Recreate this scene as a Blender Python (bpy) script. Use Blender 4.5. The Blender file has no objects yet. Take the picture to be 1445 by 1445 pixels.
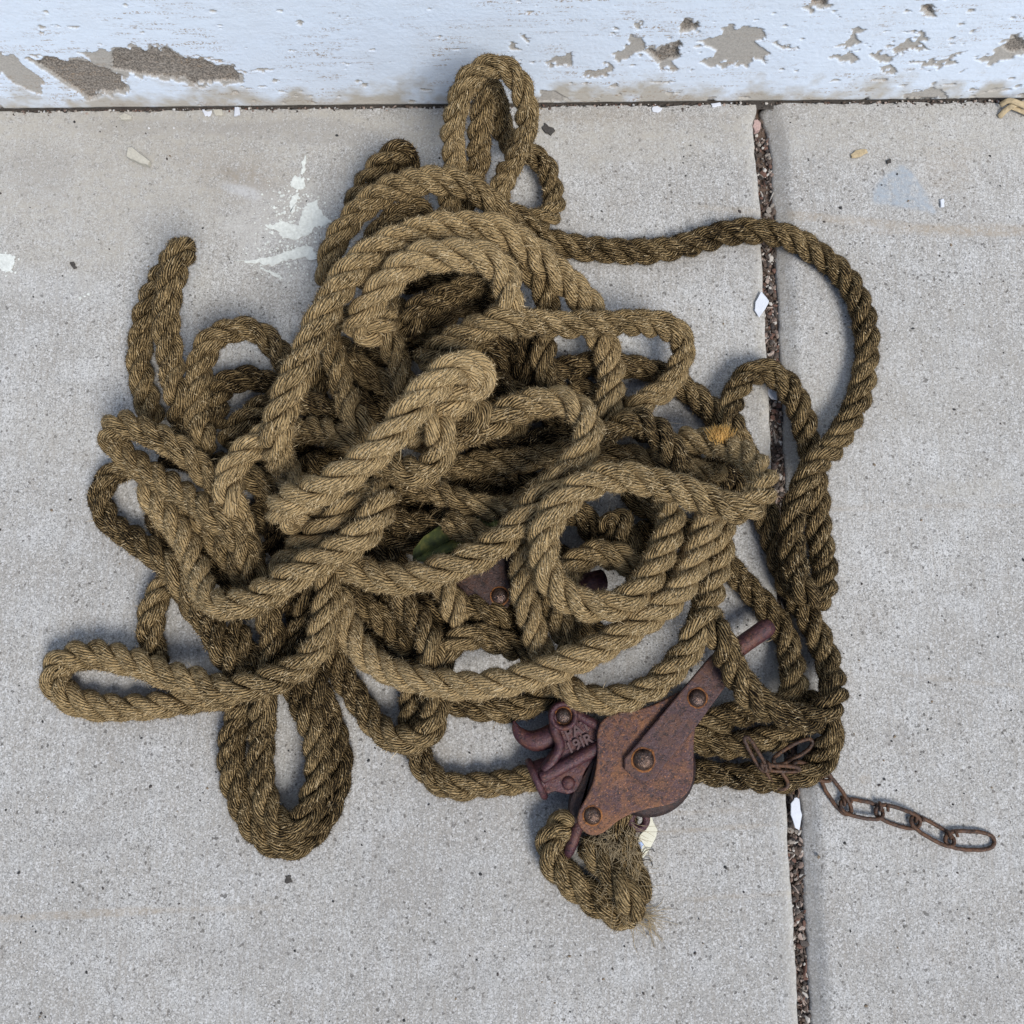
import bpy, bmesh, math
import numpy as np
from mathutils import Vector

C = bpy.context.scene.collection
rng = np.random.default_rng(7)
PI = math.pi
R = math.radians

# ------------------------------------------------------------------ camera
W_GROUND, DIST, TILT = 0.90, 0.83, R(9)    # metres across the frame at its centre, distance, lean towards the wall
S = W_GROUND / 1445.0
FPX = DIST / S
H = DIST * math.cos(TILT); CY = -DIST * math.sin(TILT)
cam = bpy.data.cameras.new('camera'); cam_o = bpy.data.objects.new('camera', cam); C.objects.link(cam_o)
cam_o.location = (0, CY, H); cam_o.rotation_euler = (TILT, 0, 0)
cam.sensor_fit = 'HORIZONTAL'; cam.angle = 2 * math.atan(W_GROUND / 2 / DIST)
cam.clip_start = 0.02; cam.clip_end = 100
bpy.context.scene.camera = cam_o

# ------------------------------------------------------------------ sky, sun, exposure
SUN_AZ, SUN_EL = R(146), R(53)       # azimuth clockwise from +Y
w = bpy.data.worlds.new('World'); bpy.context.scene.world = w; w.use_nodes = True
nt = w.node_tree; bg = nt.nodes['Background']
sky = nt.nodes.new('ShaderNodeTexSky'); sky.sky_type = 'NISHITA'; sky.sun_disc = False
sky.sun_elevation = SUN_EL; sky.sun_rotation = SUN_AZ
nt.links.new(sky.outputs[0], bg.inputs[0]); bg.inputs[1].default_value = 0.05
sun = bpy.data.lights.new('sun', 'SUN'); sun.energy = 1.5; sun.angle = R(24); sun.color = (1.0, 0.96, 0.90)
sun_o = bpy.data.objects.new('sun', sun); C.objects.link(sun_o)
sd = Vector((math.sin(SUN_AZ) * math.cos(SUN_EL), math.cos(SUN_AZ) * math.cos(SUN_EL), math.sin(SUN_EL)))
sun_o.rotation_euler = sd.to_track_quat('Z', 'Y').to_euler(); sun_o.location = sd * 5
vs = bpy.context.scene.view_settings
vs.view_transform = 'Standard'; vs.look = 'None'; vs.gamma = 1; vs.exposure = 1.24

# ------------------------------------------------------------------ helpers
def G(px, py, z=0.0):
    """a point of the place: where the sight line through (px, py) of the photo meets height z"""
    u, v = (px - 722.5) / FPX, (722.5 - py) / FPX
    t = (H - z) / (math.cos(TILT) - v * math.sin(TILT))
    return np.array((u * t, CY + (v * math.cos(TILT) + math.sin(TILT)) * t, z))

def to_photo(X, Y, Z):
    dy, dz = Y - CY, Z - H
    d = dy * math.sin(TILT) - dz * math.cos(TILT); v = dy * math.cos(TILT) + dz * math.sin(TILT)
    return X / d * FPX + 722.5, 722.5 - v / d * FPX

def tag(o, label=None, cat=None, group=None, kind=None):
    if label: o['label'] = label
    if cat: o['category'] = cat
    if group: o['group'] = group
    if kind: o['kind'] = kind
    return o

def empty(name, loc=(0, 0, 0), parent=None):
    o = bpy.data.objects.new(name, None); C.objects.link(o); o.location = loc
    o.empty_display_size = 0.02
    if parent: o.parent = parent
    return o

def link(name, me, mat=None, parent=None, loc=(0, 0, 0)):
    o = bpy.data.objects.new(name, me); C.objects.link(o); o.location = loc
    if mat: me.materials.append(mat)
    if parent: o.parent = parent
    return o

def mesh_np(name, verts, faces, smooth=True):
    """verts (n,3); faces: list of int arrays (k,3) and/or (k,4)"""
    me = bpy.data.meshes.new(name)
    verts = np.ascontiguousarray(verts, dtype=np.float32)
    me.vertices.add(len(verts)); me.vertices.foreach_set('co', verts.ravel())
    fl = [np.asarray(f, dtype=np.int32) for f in faces if len(f)]
    loops = np.concatenate([f.ravel() for f in fl])
    sizes = np.concatenate([np.full(len(f), f.shape[1], np.int32) for f in fl])
    starts = np.concatenate(([0], np.cumsum(sizes)[:-1])).astype(np.int32)
    me.loops.add(len(loops)); me.loops.foreach_set('vertex_index', loops)
    me.polygons.add(len(sizes)); me.polygons.foreach_set('loop_start', starts)
    try: me.polygons.foreach_set('loop_total', sizes)
    except Exception: pass
    me.update(calc_edges=True)
    me.polygons.foreach_set('use_smooth', np.full(len(sizes), smooth, dtype=bool))
    return me

def attr(me, name, kind, data):
    a = me.attributes.new(name, kind, 'POINT')
    key = {'FLOAT': 'value', 'FLOAT_VECTOR': 'vector', 'FLOAT_COLOR': 'color'}[kind]
    a.data.foreach_set(key, np.ascontiguousarray(data, dtype=np.float32).ravel())

def catmull(P, n=12, closed=False):
    P = np.asarray(P, float)
    if closed: Q = np.vstack((P[-1], P, P[0], P[1]))
    else: Q = np.vstack((2 * P[0] - P[1], P, 2 * P[-1] - P[-2]))
    out = []
    t = np.linspace(0, 1, n, endpoint=False)[:, None]
    for i in range(1, len(Q) - 2):
        a, b, c, d = Q[i - 1], Q[i], Q[i + 1], Q[i + 2]
        m1, m2 = (c - a) * 0.5, (d - b) * 0.5
        out.append((2 * t**3 - 3 * t**2 + 1) * b + (t**3 - 2 * t**2 + t) * m1 + (-2 * t**3 + 3 * t**2) * c + (t**3 - t**2) * m2)
    if not closed: out.append(P[-1:])
    return np.vstack(out)

def resample(P, step=None, n=None, closed=False):
    if closed: P = np.vstack((P, P[:1]))
    d = np.concatenate(([0], np.cumsum(np.linalg.norm(np.diff(P[:, :3], axis=0), axis=1))))
    if n is None: n = max(4, int(round(d[-1] / step)) + 1)
    s = np.linspace(0, d[-1], n)
    if closed: s = s[:-1]
    return np.stack([np.interp(s, d, P[:, k]) for k in range(P.shape[1])], 1), d[-1]

def smooth1(a, n=2, keep=True):
    a = a.copy()
    for _ in range(n):
        b = a.copy(); b[1:-1] = 0.25 * a[:-2] + 0.5 * a[1:-1] + 0.25 * a[2:]; a = b
    return a

def noise1(n, scale, seed):
    r = np.random.default_rng(seed); k = max(4, int(n / scale) + 4)
    v = r.uniform(-1, 1, k); x = np.linspace(0, k - 1.001, n); i = x.astype(int); f = x - i; f = f * f * (3 - 2 * f)
    return v[i] * (1 - f) + v[i + 1] * f

def vnoise(x, y, seed=0):
    xi = np.floor(x).astype(np.int64); yi = np.floor(y).astype(np.int64); xf = x - xi; yf = y - yi
    u = xf * xf * (3 - 2 * xf); v = yf * yf * (3 - 2 * yf)
    def h(a, b):
        n = (a * 374761393 + b * 668265263 + seed * 2147483647 + 1013904223) & 0xffffffff
        n = ((n ^ (n >> 13)) * 1274126177) & 0xffffffff
        return ((n ^ (n >> 16)) & 0xffff) / 65535.0
    return (h(xi, yi) * (1 - u) + h(xi + 1, yi) * u) * (1 - v) + (h(xi, yi + 1) * (1 - u) + h(xi + 1, yi + 1) * u) * v

def fbm(x, y, oct=4, seed=0):
    t = np.zeros_like(x, dtype=float); a = 0.5; s = 0
    for o in range(oct):
        t += a * vnoise(x * 2**o, y * 2**o, seed + o * 17); s += a; a *= 0.5
    return t / s

def poly_sd(x, y, poly):
    """signed distance to a polygon (inside positive)"""
    P = np.asarray(poly, float); d = np.full(x.shape, 1e9); ins = np.zeros(x.shape, bool)
    for i in range(len(P)):
        a, b = P[i], P[(i + 1) % len(P)]
        e = b - a; t = np.clip(((x - a[0]) * e[0] + (y - a[1]) * e[1]) / (e @ e + 1e-12), 0, 1)
        d = np.minimum(d, np.hypot(x - a[0] - t * e[0], y - a[1] - t * e[1]))
        c = (a[1] > y) != (b[1] > y)
        ins ^= c & (x < (b[0] - a[0]) * (y - a[1]) / (b[1] - a[1] + 1e-12) + a[0])
    return np.where(ins, d, -d)

def frames(P, closed=False):
    T = np.gradient(P, axis=0)
    if closed:
        T = np.roll(P, -1, 0) - np.roll(P, 1, 0)
    T /= np.linalg.norm(T, axis=1)[:, None] + 1e-12
    N = np.zeros_like(P)
    a = np.array((0, 0, 1.0)) if abs(T[0][2]) < 0.9 else np.array((1.0, 0, 0))
    n = a - T[0] * (a @ T[0]); n /= np.linalg.norm(n)
    for i in range(len(P)):
        n = n - T[i] * (n @ T[i]); n /= np.linalg.norm(n) + 1e-12; N[i] = n
    return T, N, np.cross(T, N)

def tube(P, r, seg=10, closed=False, cap=True, flat=1.0):
    """verts, faces of a tube along P; r a number or one per point; flat squeezes along the frame normal"""
    P = np.asarray(P, float); n = len(P); r = np.broadcast_to(np.asarray(r, float), (n,))
    T, N, B = frames(P, closed)
    a = np.linspace(0, 2 * PI, seg, endpoint=False)
    V = P[:, None] + r[:, None, None] * (np.cos(a)[None, :, None] * N[:, None] * flat + np.sin(a)[None, :, None] * B[:, None])
    i = np.arange(n if closed else n - 1)[:, None]; j = np.arange(seg)[None]
    i2 = (i + 1) % n; j2 = (j + 1) % seg
    F = np.stack(np.broadcast_arrays(i * seg + j, i * seg + j2, i2 * seg + j2, i2 * seg + j), -1).reshape(-1, 4)
    V = V.reshape(-1, 3); F3 = []
    if cap and not closed:
        V = np.vstack((V, P[0] - T[0] * r[0] * 0.35, P[-1] + T[-1] * r[-1] * 0.35))
        c0, c1 = len(V) - 2, len(V) - 1; j = np.arange(seg); b = (n - 1) * seg
        F3 = np.vstack((np.stack((np.full(seg, c0), (j + 1) % seg, j), 1), np.stack((np.full(seg, c1), b + j, b + (j + 1) % seg), 1)))
    return V, F, F3

def tube_obj(name, P, r, mat, parent=None, off=(0, 0, 0), **k):
    V, F, F3 = tube(P, r, **k)
    return link(name, mesh_np(name, V - np.asarray(off), [F, F3]), mat, parent)

def plate_obj(name, poly, z0, z1, mat, parent=None, off=(0, 0, 0), bevel=0.0012, seg=2, smooth_poly=0):
    """a flat piece cut to an outline (photo px, at the height of its top) with real thickness and rounded edges"""
    if smooth_poly: poly = catmull(np.asarray(poly, float), smooth_poly, closed=True)
    pts = [G(x, y, z1)[:2] for x, y in poly]
    bm = bmesh.new()
    vs_ = [bm.verts.new((p[0] - off[0], p[1] - off[1], z1 - off[2])) for p in pts]
    f = bm.faces.new(vs_)
    if f.normal.z < 0: f.normal_flip()
    f.normal_update()
    if f.normal.z < 0: bmesh.ops.reverse_faces(bm, faces=[f])
    r = bmesh.ops.extrude_face_region(bm, geom=[f])
    top = [v for v in r['geom'] if isinstance(v, bmesh.types.BMVert)]
    for v in top: v.co.z = z0 - off[2]
    bmesh.ops.recalc_face_normals(bm, faces=bm.faces[:])
    if bevel:
        ed = [e for e in bm.edges if abs(e.verts[0].co.z - e.verts[1].co.z) < 1e-6]
        bmesh.ops.bevel(bm, geom=ed, offset=bevel, segments=seg, affect='EDGES', profile=0.5)
    me = bpy.data.meshes.new(name); bm.to_mesh(me); bm.free()
    return link(name, me, mat, parent)

def lathe(prof, seg=24):
    """profile of (r, z) from the axis outwards"""
    a = np.linspace(0, 2 * PI, seg, endpoint=False); n = len(prof)
    V = np.array([[r * math.cos(t), r * math.sin(t), z] for r, z in prof for t in a])
    i = np.arange(n - 1)[:, None]; j = np.arange(seg)[None]
    F = np.stack(np.broadcast_arrays(i * seg + j, (i + 1) * seg + j, (i + 1) * seg + (j + 1) % seg, i * seg + (j + 1) % seg), -1).reshape(-1, 4)
    return V, F

# ------------------------------------------------------------------ materials
def mat(name):
    m = bpy.data.materials.new(name); m.use_nodes = True
    return m, m.node_tree, m.node_tree.nodes['Principled BSDF']

class NT:
    def __init__(s, tree): s.t = tree
    def n(s, typ, **k):
        nd = s.t.nodes.new('ShaderNode' + typ)
        for a, b in k.items(): setattr(nd, a, b)
        return nd
    def l(s, a, b): s.t.links.new(a, b)
    def attr(s, name, out='Color'): return s.n('Attribute', attribute_name=name).outputs[out]
    def noise(s, vec, scale, detail=4, rough=0.55, dist=0.0):
        nd = s.n('TexNoise'); nd.inputs['Scale'].default_value = scale; nd.inputs['Detail'].default_value = detail
        nd.inputs['Roughness'].default_value = rough; nd.inputs['Distortion'].default_value = dist
        s.l(vec, nd.inputs['Vector']); return nd.outputs['Fac']
    def ramp(s, fac, stops, interp='LINEAR'):
        nd = s.n('ValToRGB'); nd.color_ramp.interpolation = interp; e = nd.color_ramp.elements
        while len(e) < len(stops): e.new(0.5)
        for i, (p, c) in enumerate(stops):
            e[i].position = p; e[i].color = (c, c, c, 1) if np.isscalar(c) else (*c, 1)
        s.l(fac, nd.inputs[0]); return nd.outputs[0]
    def mix(s, f, a, b, blend='MIX'):
        nd = s.n('Mix', data_type='RGBA', blend_type=blend)
        for sock, v in ((nd.inputs['Factor'], f), (nd.inputs[6], a), (nd.inputs[7], b)):
            if hasattr(v, 'is_output'): s.l(v, sock)
            elif np.isscalar(v): sock.default_value = v if sock.type == 'VALUE' else (v, v, v, 1)
            else: sock.default_value = (*v, 1)
        return nd.outputs[2]
    def math(s, op, a, b=None, clamp=False):
        nd = s.n('Math', operation=op, use_clamp=clamp)
        for sock, v in zip(nd.inputs, (a, b)):
            if v is None: continue
            if hasattr(v, 'is_output'): s.l(v, sock)
            else: sock.default_value = v
        return nd.outputs[0]
    def mapping(s, vec, scale=(1, 1, 1), rot=(0, 0, 0)):
        nd = s.n('Mapping'); nd.inputs['Scale'].default_value = scale; nd.inputs['Rotation'].default_value = rot
        s.l(vec, nd.inputs['Vector']); return nd.outputs[0]
    def bump(s, h, strength, dist, normal=None):
        nd = s.n('Bump'); nd.inputs['Strength'].default_value = strength; nd.inputs['Distance'].default_value = dist
        s.l(h, nd.inputs['Height'])
        if normal: s.l(normal, nd.inputs['Normal'])
        return nd.outputs[0]
    def obj(s): return s.n('TexCoord').outputs['Object']

def rope_material():
    m, t, p = mat('manila'); q = NT(t)
    yarn = q.attr('yarn', 'Vector'); tone = q.attr('tone', 'Fac')
    sep = q.n('SeparateXYZ'); q.l(yarn, sep.inputs[0])
    fib = q.noise(q.mapping(yarn, (2.6, 150, 9)), 1.0, 3, 0.7)             # single fibres
    mott = q.noise(q.obj(), 70, 4, 0.65)                                   # weathered patches
    patch = q.noise(q.obj(), 14, 2, 0.5)
    wob = q.noise(q.mapping(yarn, (0.45, 130, 5)), 1.0, 3)
    s1 = q.math('SINE', q.math('MULTIPLY', q.math('ADD', sep.outputs[0], q.math('MULTIPLY', wob, 1.7)), 2 * PI))
    ridge = q.math('MULTIPLY_ADD', s1, 0.5); ridge.node.inputs[2].default_value = 0.5
    f = q.math('ADD', q.math('MULTIPLY', fib, 1.75), q.math('MULTIPLY', mott, 0.85))
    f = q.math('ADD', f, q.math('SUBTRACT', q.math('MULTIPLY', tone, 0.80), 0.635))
    f = q.math('ADD', f, q.math('MULTIPLY', patch, 0.35))
    f = q.math('ADD', f, q.math('MULTIPLY', ridge, 0.42))
    f = q.math('MULTIPLY', f, 0.47)
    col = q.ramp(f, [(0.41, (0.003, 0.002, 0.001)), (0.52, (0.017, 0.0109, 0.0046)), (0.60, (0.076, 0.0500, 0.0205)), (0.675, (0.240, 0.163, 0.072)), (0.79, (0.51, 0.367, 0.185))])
    q.l(col, p.inputs['Base Color']); p.inputs['Roughness'].default_value = 0.75
    p.inputs['Specular IOR Level'].default_value = 0.12
    h = q.math('ADD', q.math('MULTIPLY', ridge, 1.3), q.math('MULTIPLY', fib, 1.2))
    q.l(q.bump(h, 1.0, 0.0022), p.inputs['Normal'])
    return m

def fibre_material():
    m, t, p = mat('loose_fibre'); q = NT(t)
    c = q.attr('shade', 'Fac')
    col = q.ramp(c, [(0.0, (0.006, 0.004, 0.002)), (0.3, (0.034, 0.0222, 0.0098)), (0.55, (0.155, 0.105, 0.049)), (0.8, (0.42, 0.302, 0.155)), (1.0, (0.66, 0.53, 0.33))])
    q.l(col, p.inputs['Base Color']); p.inputs['Roughness'].default_value = 0.8; p.inputs['Specular IOR Level'].default_value = 0.12
    return m

def rust_material(name, base, rust, amount, steel=None, scale=1.0, rough=0.6, metal=0.2):
    """iron under a skin of rust: broad bloom, pitting and bright flecks; amount 0..1 is the share of open rust"""
    m, t, p = mat(name); q = NT(t); o = q.obj()
    a = q.noise(o, 38 * scale, 6, 0.72, 0.4); b = q.noise(o, 260 * scale, 4, 0.75); c = q.noise(o, 620 * scale, 3, 0.7); e = q.noise(q.mapping(o, (1, 1, 1), (0.3, 0.7, 1.1)), 150 * scale, 5, 0.75)
    f = q.math('ADD', q.math('MULTIPLY', a, 0.55), q.math('MULTIPLY', e, 0.45))
    mid = 0.62 - 0.24 * amount
    col = q.mix(q.ramp(f, [(mid - 0.07, 0.0), (mid + 0.07, 1.0)]), base, rust)
    col = q.mix(q.math('MULTIPLY', q.ramp(b, [(0.38, 1.0), (0.50, 0.0)]), 0.85), col, tuple(x * 0.28 for x in base))
    if steel: col = q.mix(q.math('MULTIPLY', q.ramp(e, [(0.55, 0.0), (0.68, 1.0)]), 0.6), col, steel)
    col = q.mix(q.math('MULTIPLY', q.ramp(c, [(0.58, 0.0), (0.66, 1.0)]), 0.55), col, tuple(min(1, x * 2.2) for x in rust))
    q.l(col, p.inputs['Base Color']); p.inputs['Metallic'].default_value = metal
    q.l(q.ramp(e, [(0.3, rough - 0.18), (0.7, rough + 0.2)]), p.inputs['Roughness'])
    q.l(q.bump(q.math('ADD', q.math('MULTIPLY', c, 0.6), q.math('ADD', b, a)), 0.7, 0.0012), p.inputs['Normal'])
    return m

def concrete_material():
    m, t, p = mat('concrete'); q = NT(t); o = q.obj()
    big = q.noise(o, 4.5, 5, 0.6); mid = q.noise(o, 28, 5, 0.65); fine = q.noise(o, 620, 3, 0.7); sand = q.noise(o, 1200, 2, 0.6)
    col = q.ramp(big, [(0.34, (0.345, 0.338, 0.322)), (0.66, (0.468, 0.464, 0.448))])
    col = q.mix(q.ramp(mid, [(0.35, 0.5), (0.6, 0.0)]), col, (0.33, 0.31, 0.28))
    col = q.mix(q.ramp(mid, [(0.52, 0.0), (0.75, 0.45)]), col, (0.54, 0.545, 0.55))
    dens = q.ramp(q.noise(o, 9, 3, 0.6), [(0.3, 0.55), (0.7, 1.0)])
    def grains(scale, lo, hi, seedrot):
        v = q.n('TexVoronoi'); v.inputs['Scale'].default_value = scale; q.l(q.mapping(o, (1, 1, 1), (0, 0, seedrot)), v.inputs['Vector'])
        sc = q.n('SeparateColor'); q.l(v.outputs['Color'], sc.inputs[0]); return q.ramp(sc.outputs[0], [(lo, 1.0), (hi, 0.0)])
    col = q.mix(q.math('MULTIPLY', grains(1050, 0.14, 0.36, 0.4), q.math('MULTIPLY', dens, 0.72)), col, (0.115, 0.112, 0.108))
    col = q.mix(q.math('MULTIPLY', grains(1250, 0.15, 0.40, 1.7), 0.55), col, (0.17, 0.168, 0.165))
    col = q.mix(q.math('MULTIPLY', grains(900, 0.10, 0.28, 2.6), 0.6), col, (0.62, 0.62, 0.62))
    col = q.mix(q.math('MULTIPLY', grains(480, 0.012, 0.03, 0.9), 0.7), col, (0.06, 0.055, 0.05))
    pores = q.n('TexVoronoi'); pores.inputs['Scale'].default_value = 150; q.l(o, pores.inputs['Vector'])
    pr = q.math('MULTIPLY', q.ramp(pores.outputs['Distance'], [(0.05, 1.0), (0.13, 0.0)]), q.ramp(q.noise(o, 60, 2), [(0.5, 0.0), (0.62, 1.0)]))
    col = q.mix(q.math('MULTIPLY', pr, 0.8), col, (0.07, 0.066, 0.06))
    st = q.n('Attribute', attribute_name='stain')
    broom = q.noise(q.mapping(o, (420, 26, 1)), 1.0, 2, 0.6)
    col = q.mix(q.math('MULTIPLY', q.ramp(broom, [(0.46, 0.0), (0.72, 1.0)]), 0.42), col, (0.27, 0.245, 0.215))
    brk = q.ramp(q.noise(o, 130, 5, 0.8), [(0.36, 0.15), (0.6, 1.0)])
    col = q.mix(q.math('MULTIPLY', st.outputs['Alpha'], brk), col, q.mix(0.0, st.outputs['Color'], st.outputs['Color']))
    q.l(col, p.inputs['Base Color']); p.inputs['Roughness'].default_value = 0.88; p.inputs['Specular IOR Level'].default_value = 0.25
    h = q.math('SUBTRACT', q.math('ADD', q.math('MULTIPLY', fine, 0.7), q.math('MULTIPLY', mid, 1.5)), q.math('MULTIPLY', pr, 0.8))
    q.l(q.bump(h, 0.35, 0.0012), p.inputs['Normal'])
    return m

def wall_material():
    m, t, p = mat('painted_plaster'); q = NT(t); o = q.obj()
    c = q.attr('paint', 'Color')
    dirt = q.noise(q.mapping(o, (30, 1, 260)), 1.0, 4, 0.7)
    fl = q.ramp(dirt, [(0.50, 0.0), (0.60, 1.0)])
    brk = q.ramp(q.noise(o, 420, 3, 0.7), [(0.48, 0.0), (0.6, 1.0)])
    zone = q.ramp(q.noise(o, 11, 3, 0.6), [(0.40, 0.1), (0.58, 1.0)])
    col = q.mix(q.math('MULTIPLY', q.math('MULTIPLY', fl, brk), q.math('MULTIPLY', zone, 0.9)), c, (0.30, 0.22, 0.15))
    bare = q.attr('bare', 'Fac')
    gr = q.ramp(q.noise(o, 650, 3, 0.75), [(0.38, 0.25), (0.62, 1.35)])
    col = q.mix(bare, col, q.mix(1.0, col, gr, 'MULTIPLY'))
    col = q.mix(q.math('MULTIPLY', q.ramp(q.noise(o, 30, 5, 0.7), [(0.4, 0.0), (0.8, 1.0)]), 0.16), col, (0.50, 0.47, 0.43))
    q.l(col, p.inputs['Base Color']); p.inputs['Roughness'].default_value = 0.6; p.inputs['Specular IOR Level'].default_value = 0.3
    h = q.math('ADD', q.noise(o, 260, 4, 0.6), q.math('MULTIPLY', q.noise(q.mapping(o, (18, 1, 160)), 1.0, 3, 0.6), 0.5))
    q.l(q.bump(h, 0.40, 0.0012), p.inputs['Normal'])
    return m

def plain(name, col, rough=0.7, var=0.25, scale=200, bump=0.3):
    m, t, p = mat(name); q = NT(t); o = q.obj(); n = q.noise(o, scale, 4, 0.65)
    q.l(q.mix(q.ramp(n, [(0.3, 0.0), (0.7, 1.0)]), tuple(c * (1 - var) for c in col), tuple(min(1, c * (1 + var)) for c in col)), p.inputs['Base Color'])
    p.inputs['Roughness'].default_value = rough
    q.l(q.bump(n, bump, 0.0008), p.inputs['Normal'])
    return m

def attr_mat(name, rough=0.85):
    m, t, p = mat(name); q = NT(t); n = q.noise(q.obj(), 900, 3, 0.7)
    q.l(q.mix(1.0, q.attr('tint'), q.ramp(n, [(0.3, 0.6), (0.7, 1.25)]), 'MULTIPLY'), p.inputs['Base Color'])
    p.inputs['Roughness'].default_value = rough
    return m

M_ROPE = rope_material(); M_FIB = fibre_material(); M_CON = concrete_material(); M_WALL = wall_material()
M_PLATE = rust_material('rusted_plate', (0.070, 0.032, 0.032), (0.20, 0.085, 0.034), 0.40, steel=(0.10, 0.068, 0.058))
M_STRAP = rust_material('rusted_strap', (0.066, 0.034, 0.036), (0.115, 0.05, 0.026), 0.25, steel=(0.10, 0.07, 0.064))
M_PLATE2 = rust_material('dull_plate', (0.040, 0.022, 0.020), (0.075, 0.034, 0.020), 0.3)
M_CAST = rust_material('purple_casting', (0.060, 0.021, 0.030), (0.11, 0.042, 0.026), 0.28, rough=0.48)
M_DARK = rust_material('dark_iron', (0.022, 0.012, 0.013), (0.05, 0.022, 0.014), 0.4, rough=0.6)
M_RIVET = rust_material('worn_rivet', (0.085, 0.058, 0.050), (0.12, 0.065, 0.035), 0.35, steel=(0.24, 0.225, 0.215), rough=0.30, metal=0.7)
M_RUST = rust_material('orange_rust', (0.13, 0.046, 0.016), (0.27, 0.105, 0.025), 0.5, metal=0.0, rough=0.85)
M_CHAIN = rust_material('chain_rust', (0.050, 0.028, 0.020), (0.11, 0.05, 0.022), 0.45)
M_LETTER = plain('worn_letter', (0.082, 0.042, 0.042), 0.55, 0.3, 400, 0.2)
M_FLAKE = plain('white_paint', (0.60, 0.63, 0.69), 0.55, 0.06)
M_TAG = plain('cream_tag', (0.66, 0.65, 0.53), 0.5, 0.05, 60)
M_BLUE = plain('blue_print', (0.38, 0.52, 0.80), 0.5, 0.15)
M_SOIL = plain('joint_dirt', (0.11, 0.075, 0.055), 0.95, 0.5, 500, 0.8)
M_SOIL2 = plain('wall_foot_dirt', (0.06, 0.052, 0.045), 0.95, 0.5, 500, 0.8)
M_GRIT = attr_mat('grit')
M_SPLAT = plain('spilt_paint', (0.58, 0.60, 0.57), 0.65, 0.18, 350)
M_GOLD = plain('golden_fibre', (0.50, 0.30, 0.085), 0.6, 0.35, 400)
M_STRAW = plain('dry_straw', (0.40, 0.315, 0.19), 0.75, 0.3, 300)
M_CHIP = plain('mortar', (0.44, 0.42, 0.36), 0.85, 0.15, 350)
M_PINK = plain('pink_stone', (0.42, 0.29, 0.26), 0.8, 0.25, 500)
M_CRUMB = plain('dark_crumb', (0.05, 0.045, 0.04), 0.9, 0.4, 500)

def leaf_material():
    m, t, p = mat('green_leaf'); q = NT(t); o = q.obj()
    n = q.noise(o, 90, 4, 0.6)
    q.l(q.ramp(n, [(0.3, (0.030, 0.036, 0.010)), (0.5, (0.075, 0.092, 0.020)), (0.64, (0.22, 0.20, 0.045))]), p.inputs['Base Color'])
    p.inputs['Roughness'].default_value = 0.75
    q.l(q.bump(q.noise(q.mapping(o, (500, 60, 60), (0, 0, R(-25))), 1.0, 2), 0.4, 0.0006), p.inputs['Normal'])
    return m
M_LEAF = leaf_material()

# ------------------------------------------------------------------ pavement (two concrete slabs and the open joint between them)
JL = np.array([(1068, 152), (1062, 178), (1066, 210), (1073, 300), (1079, 420), (1084, 500), (1092, 680), (1101, 900), (1111, 1123), (1120, 1277), (1128, 1445), (1220, 3300)], float)
JR = np.array([(1076, 152), (1086, 178), (1091, 210), (1097, 300), (1101, 420), (1105, 500), (1113, 680), (1122, 900), (1133, 1123), (1140, 1277), (1149, 1445), (1241, 3300)], float)
def joint_x(J, y_px): return np.interp(y_px, J[:, 1], J[:, 0])
def wall_y(x):        # world y of the wall face at world x (the wall runs very slightly askew)
    return WALL_L[1] + (WALL_R[1] - WALL_L[1]) * (x - WALL_L[0]) / (WALL_R[0] - WALL_L[0])
WALL_L, WALL_R = G(0, 156, 0), G(1445, 141, 0)
stains = []   # (px, py, rx, ry, rot, colour, alpha)
BR = (0.27, 0.235, 0.19); WARM = (0.385, 0.362, 0.318); GREY = (0.23, 0.22, 0.21); BLUE = (0.40, 0.44, 0.48); PALE = (0.52, 0.53, 0.54); TAN = (0.33, 0.28, 0.22)
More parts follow.
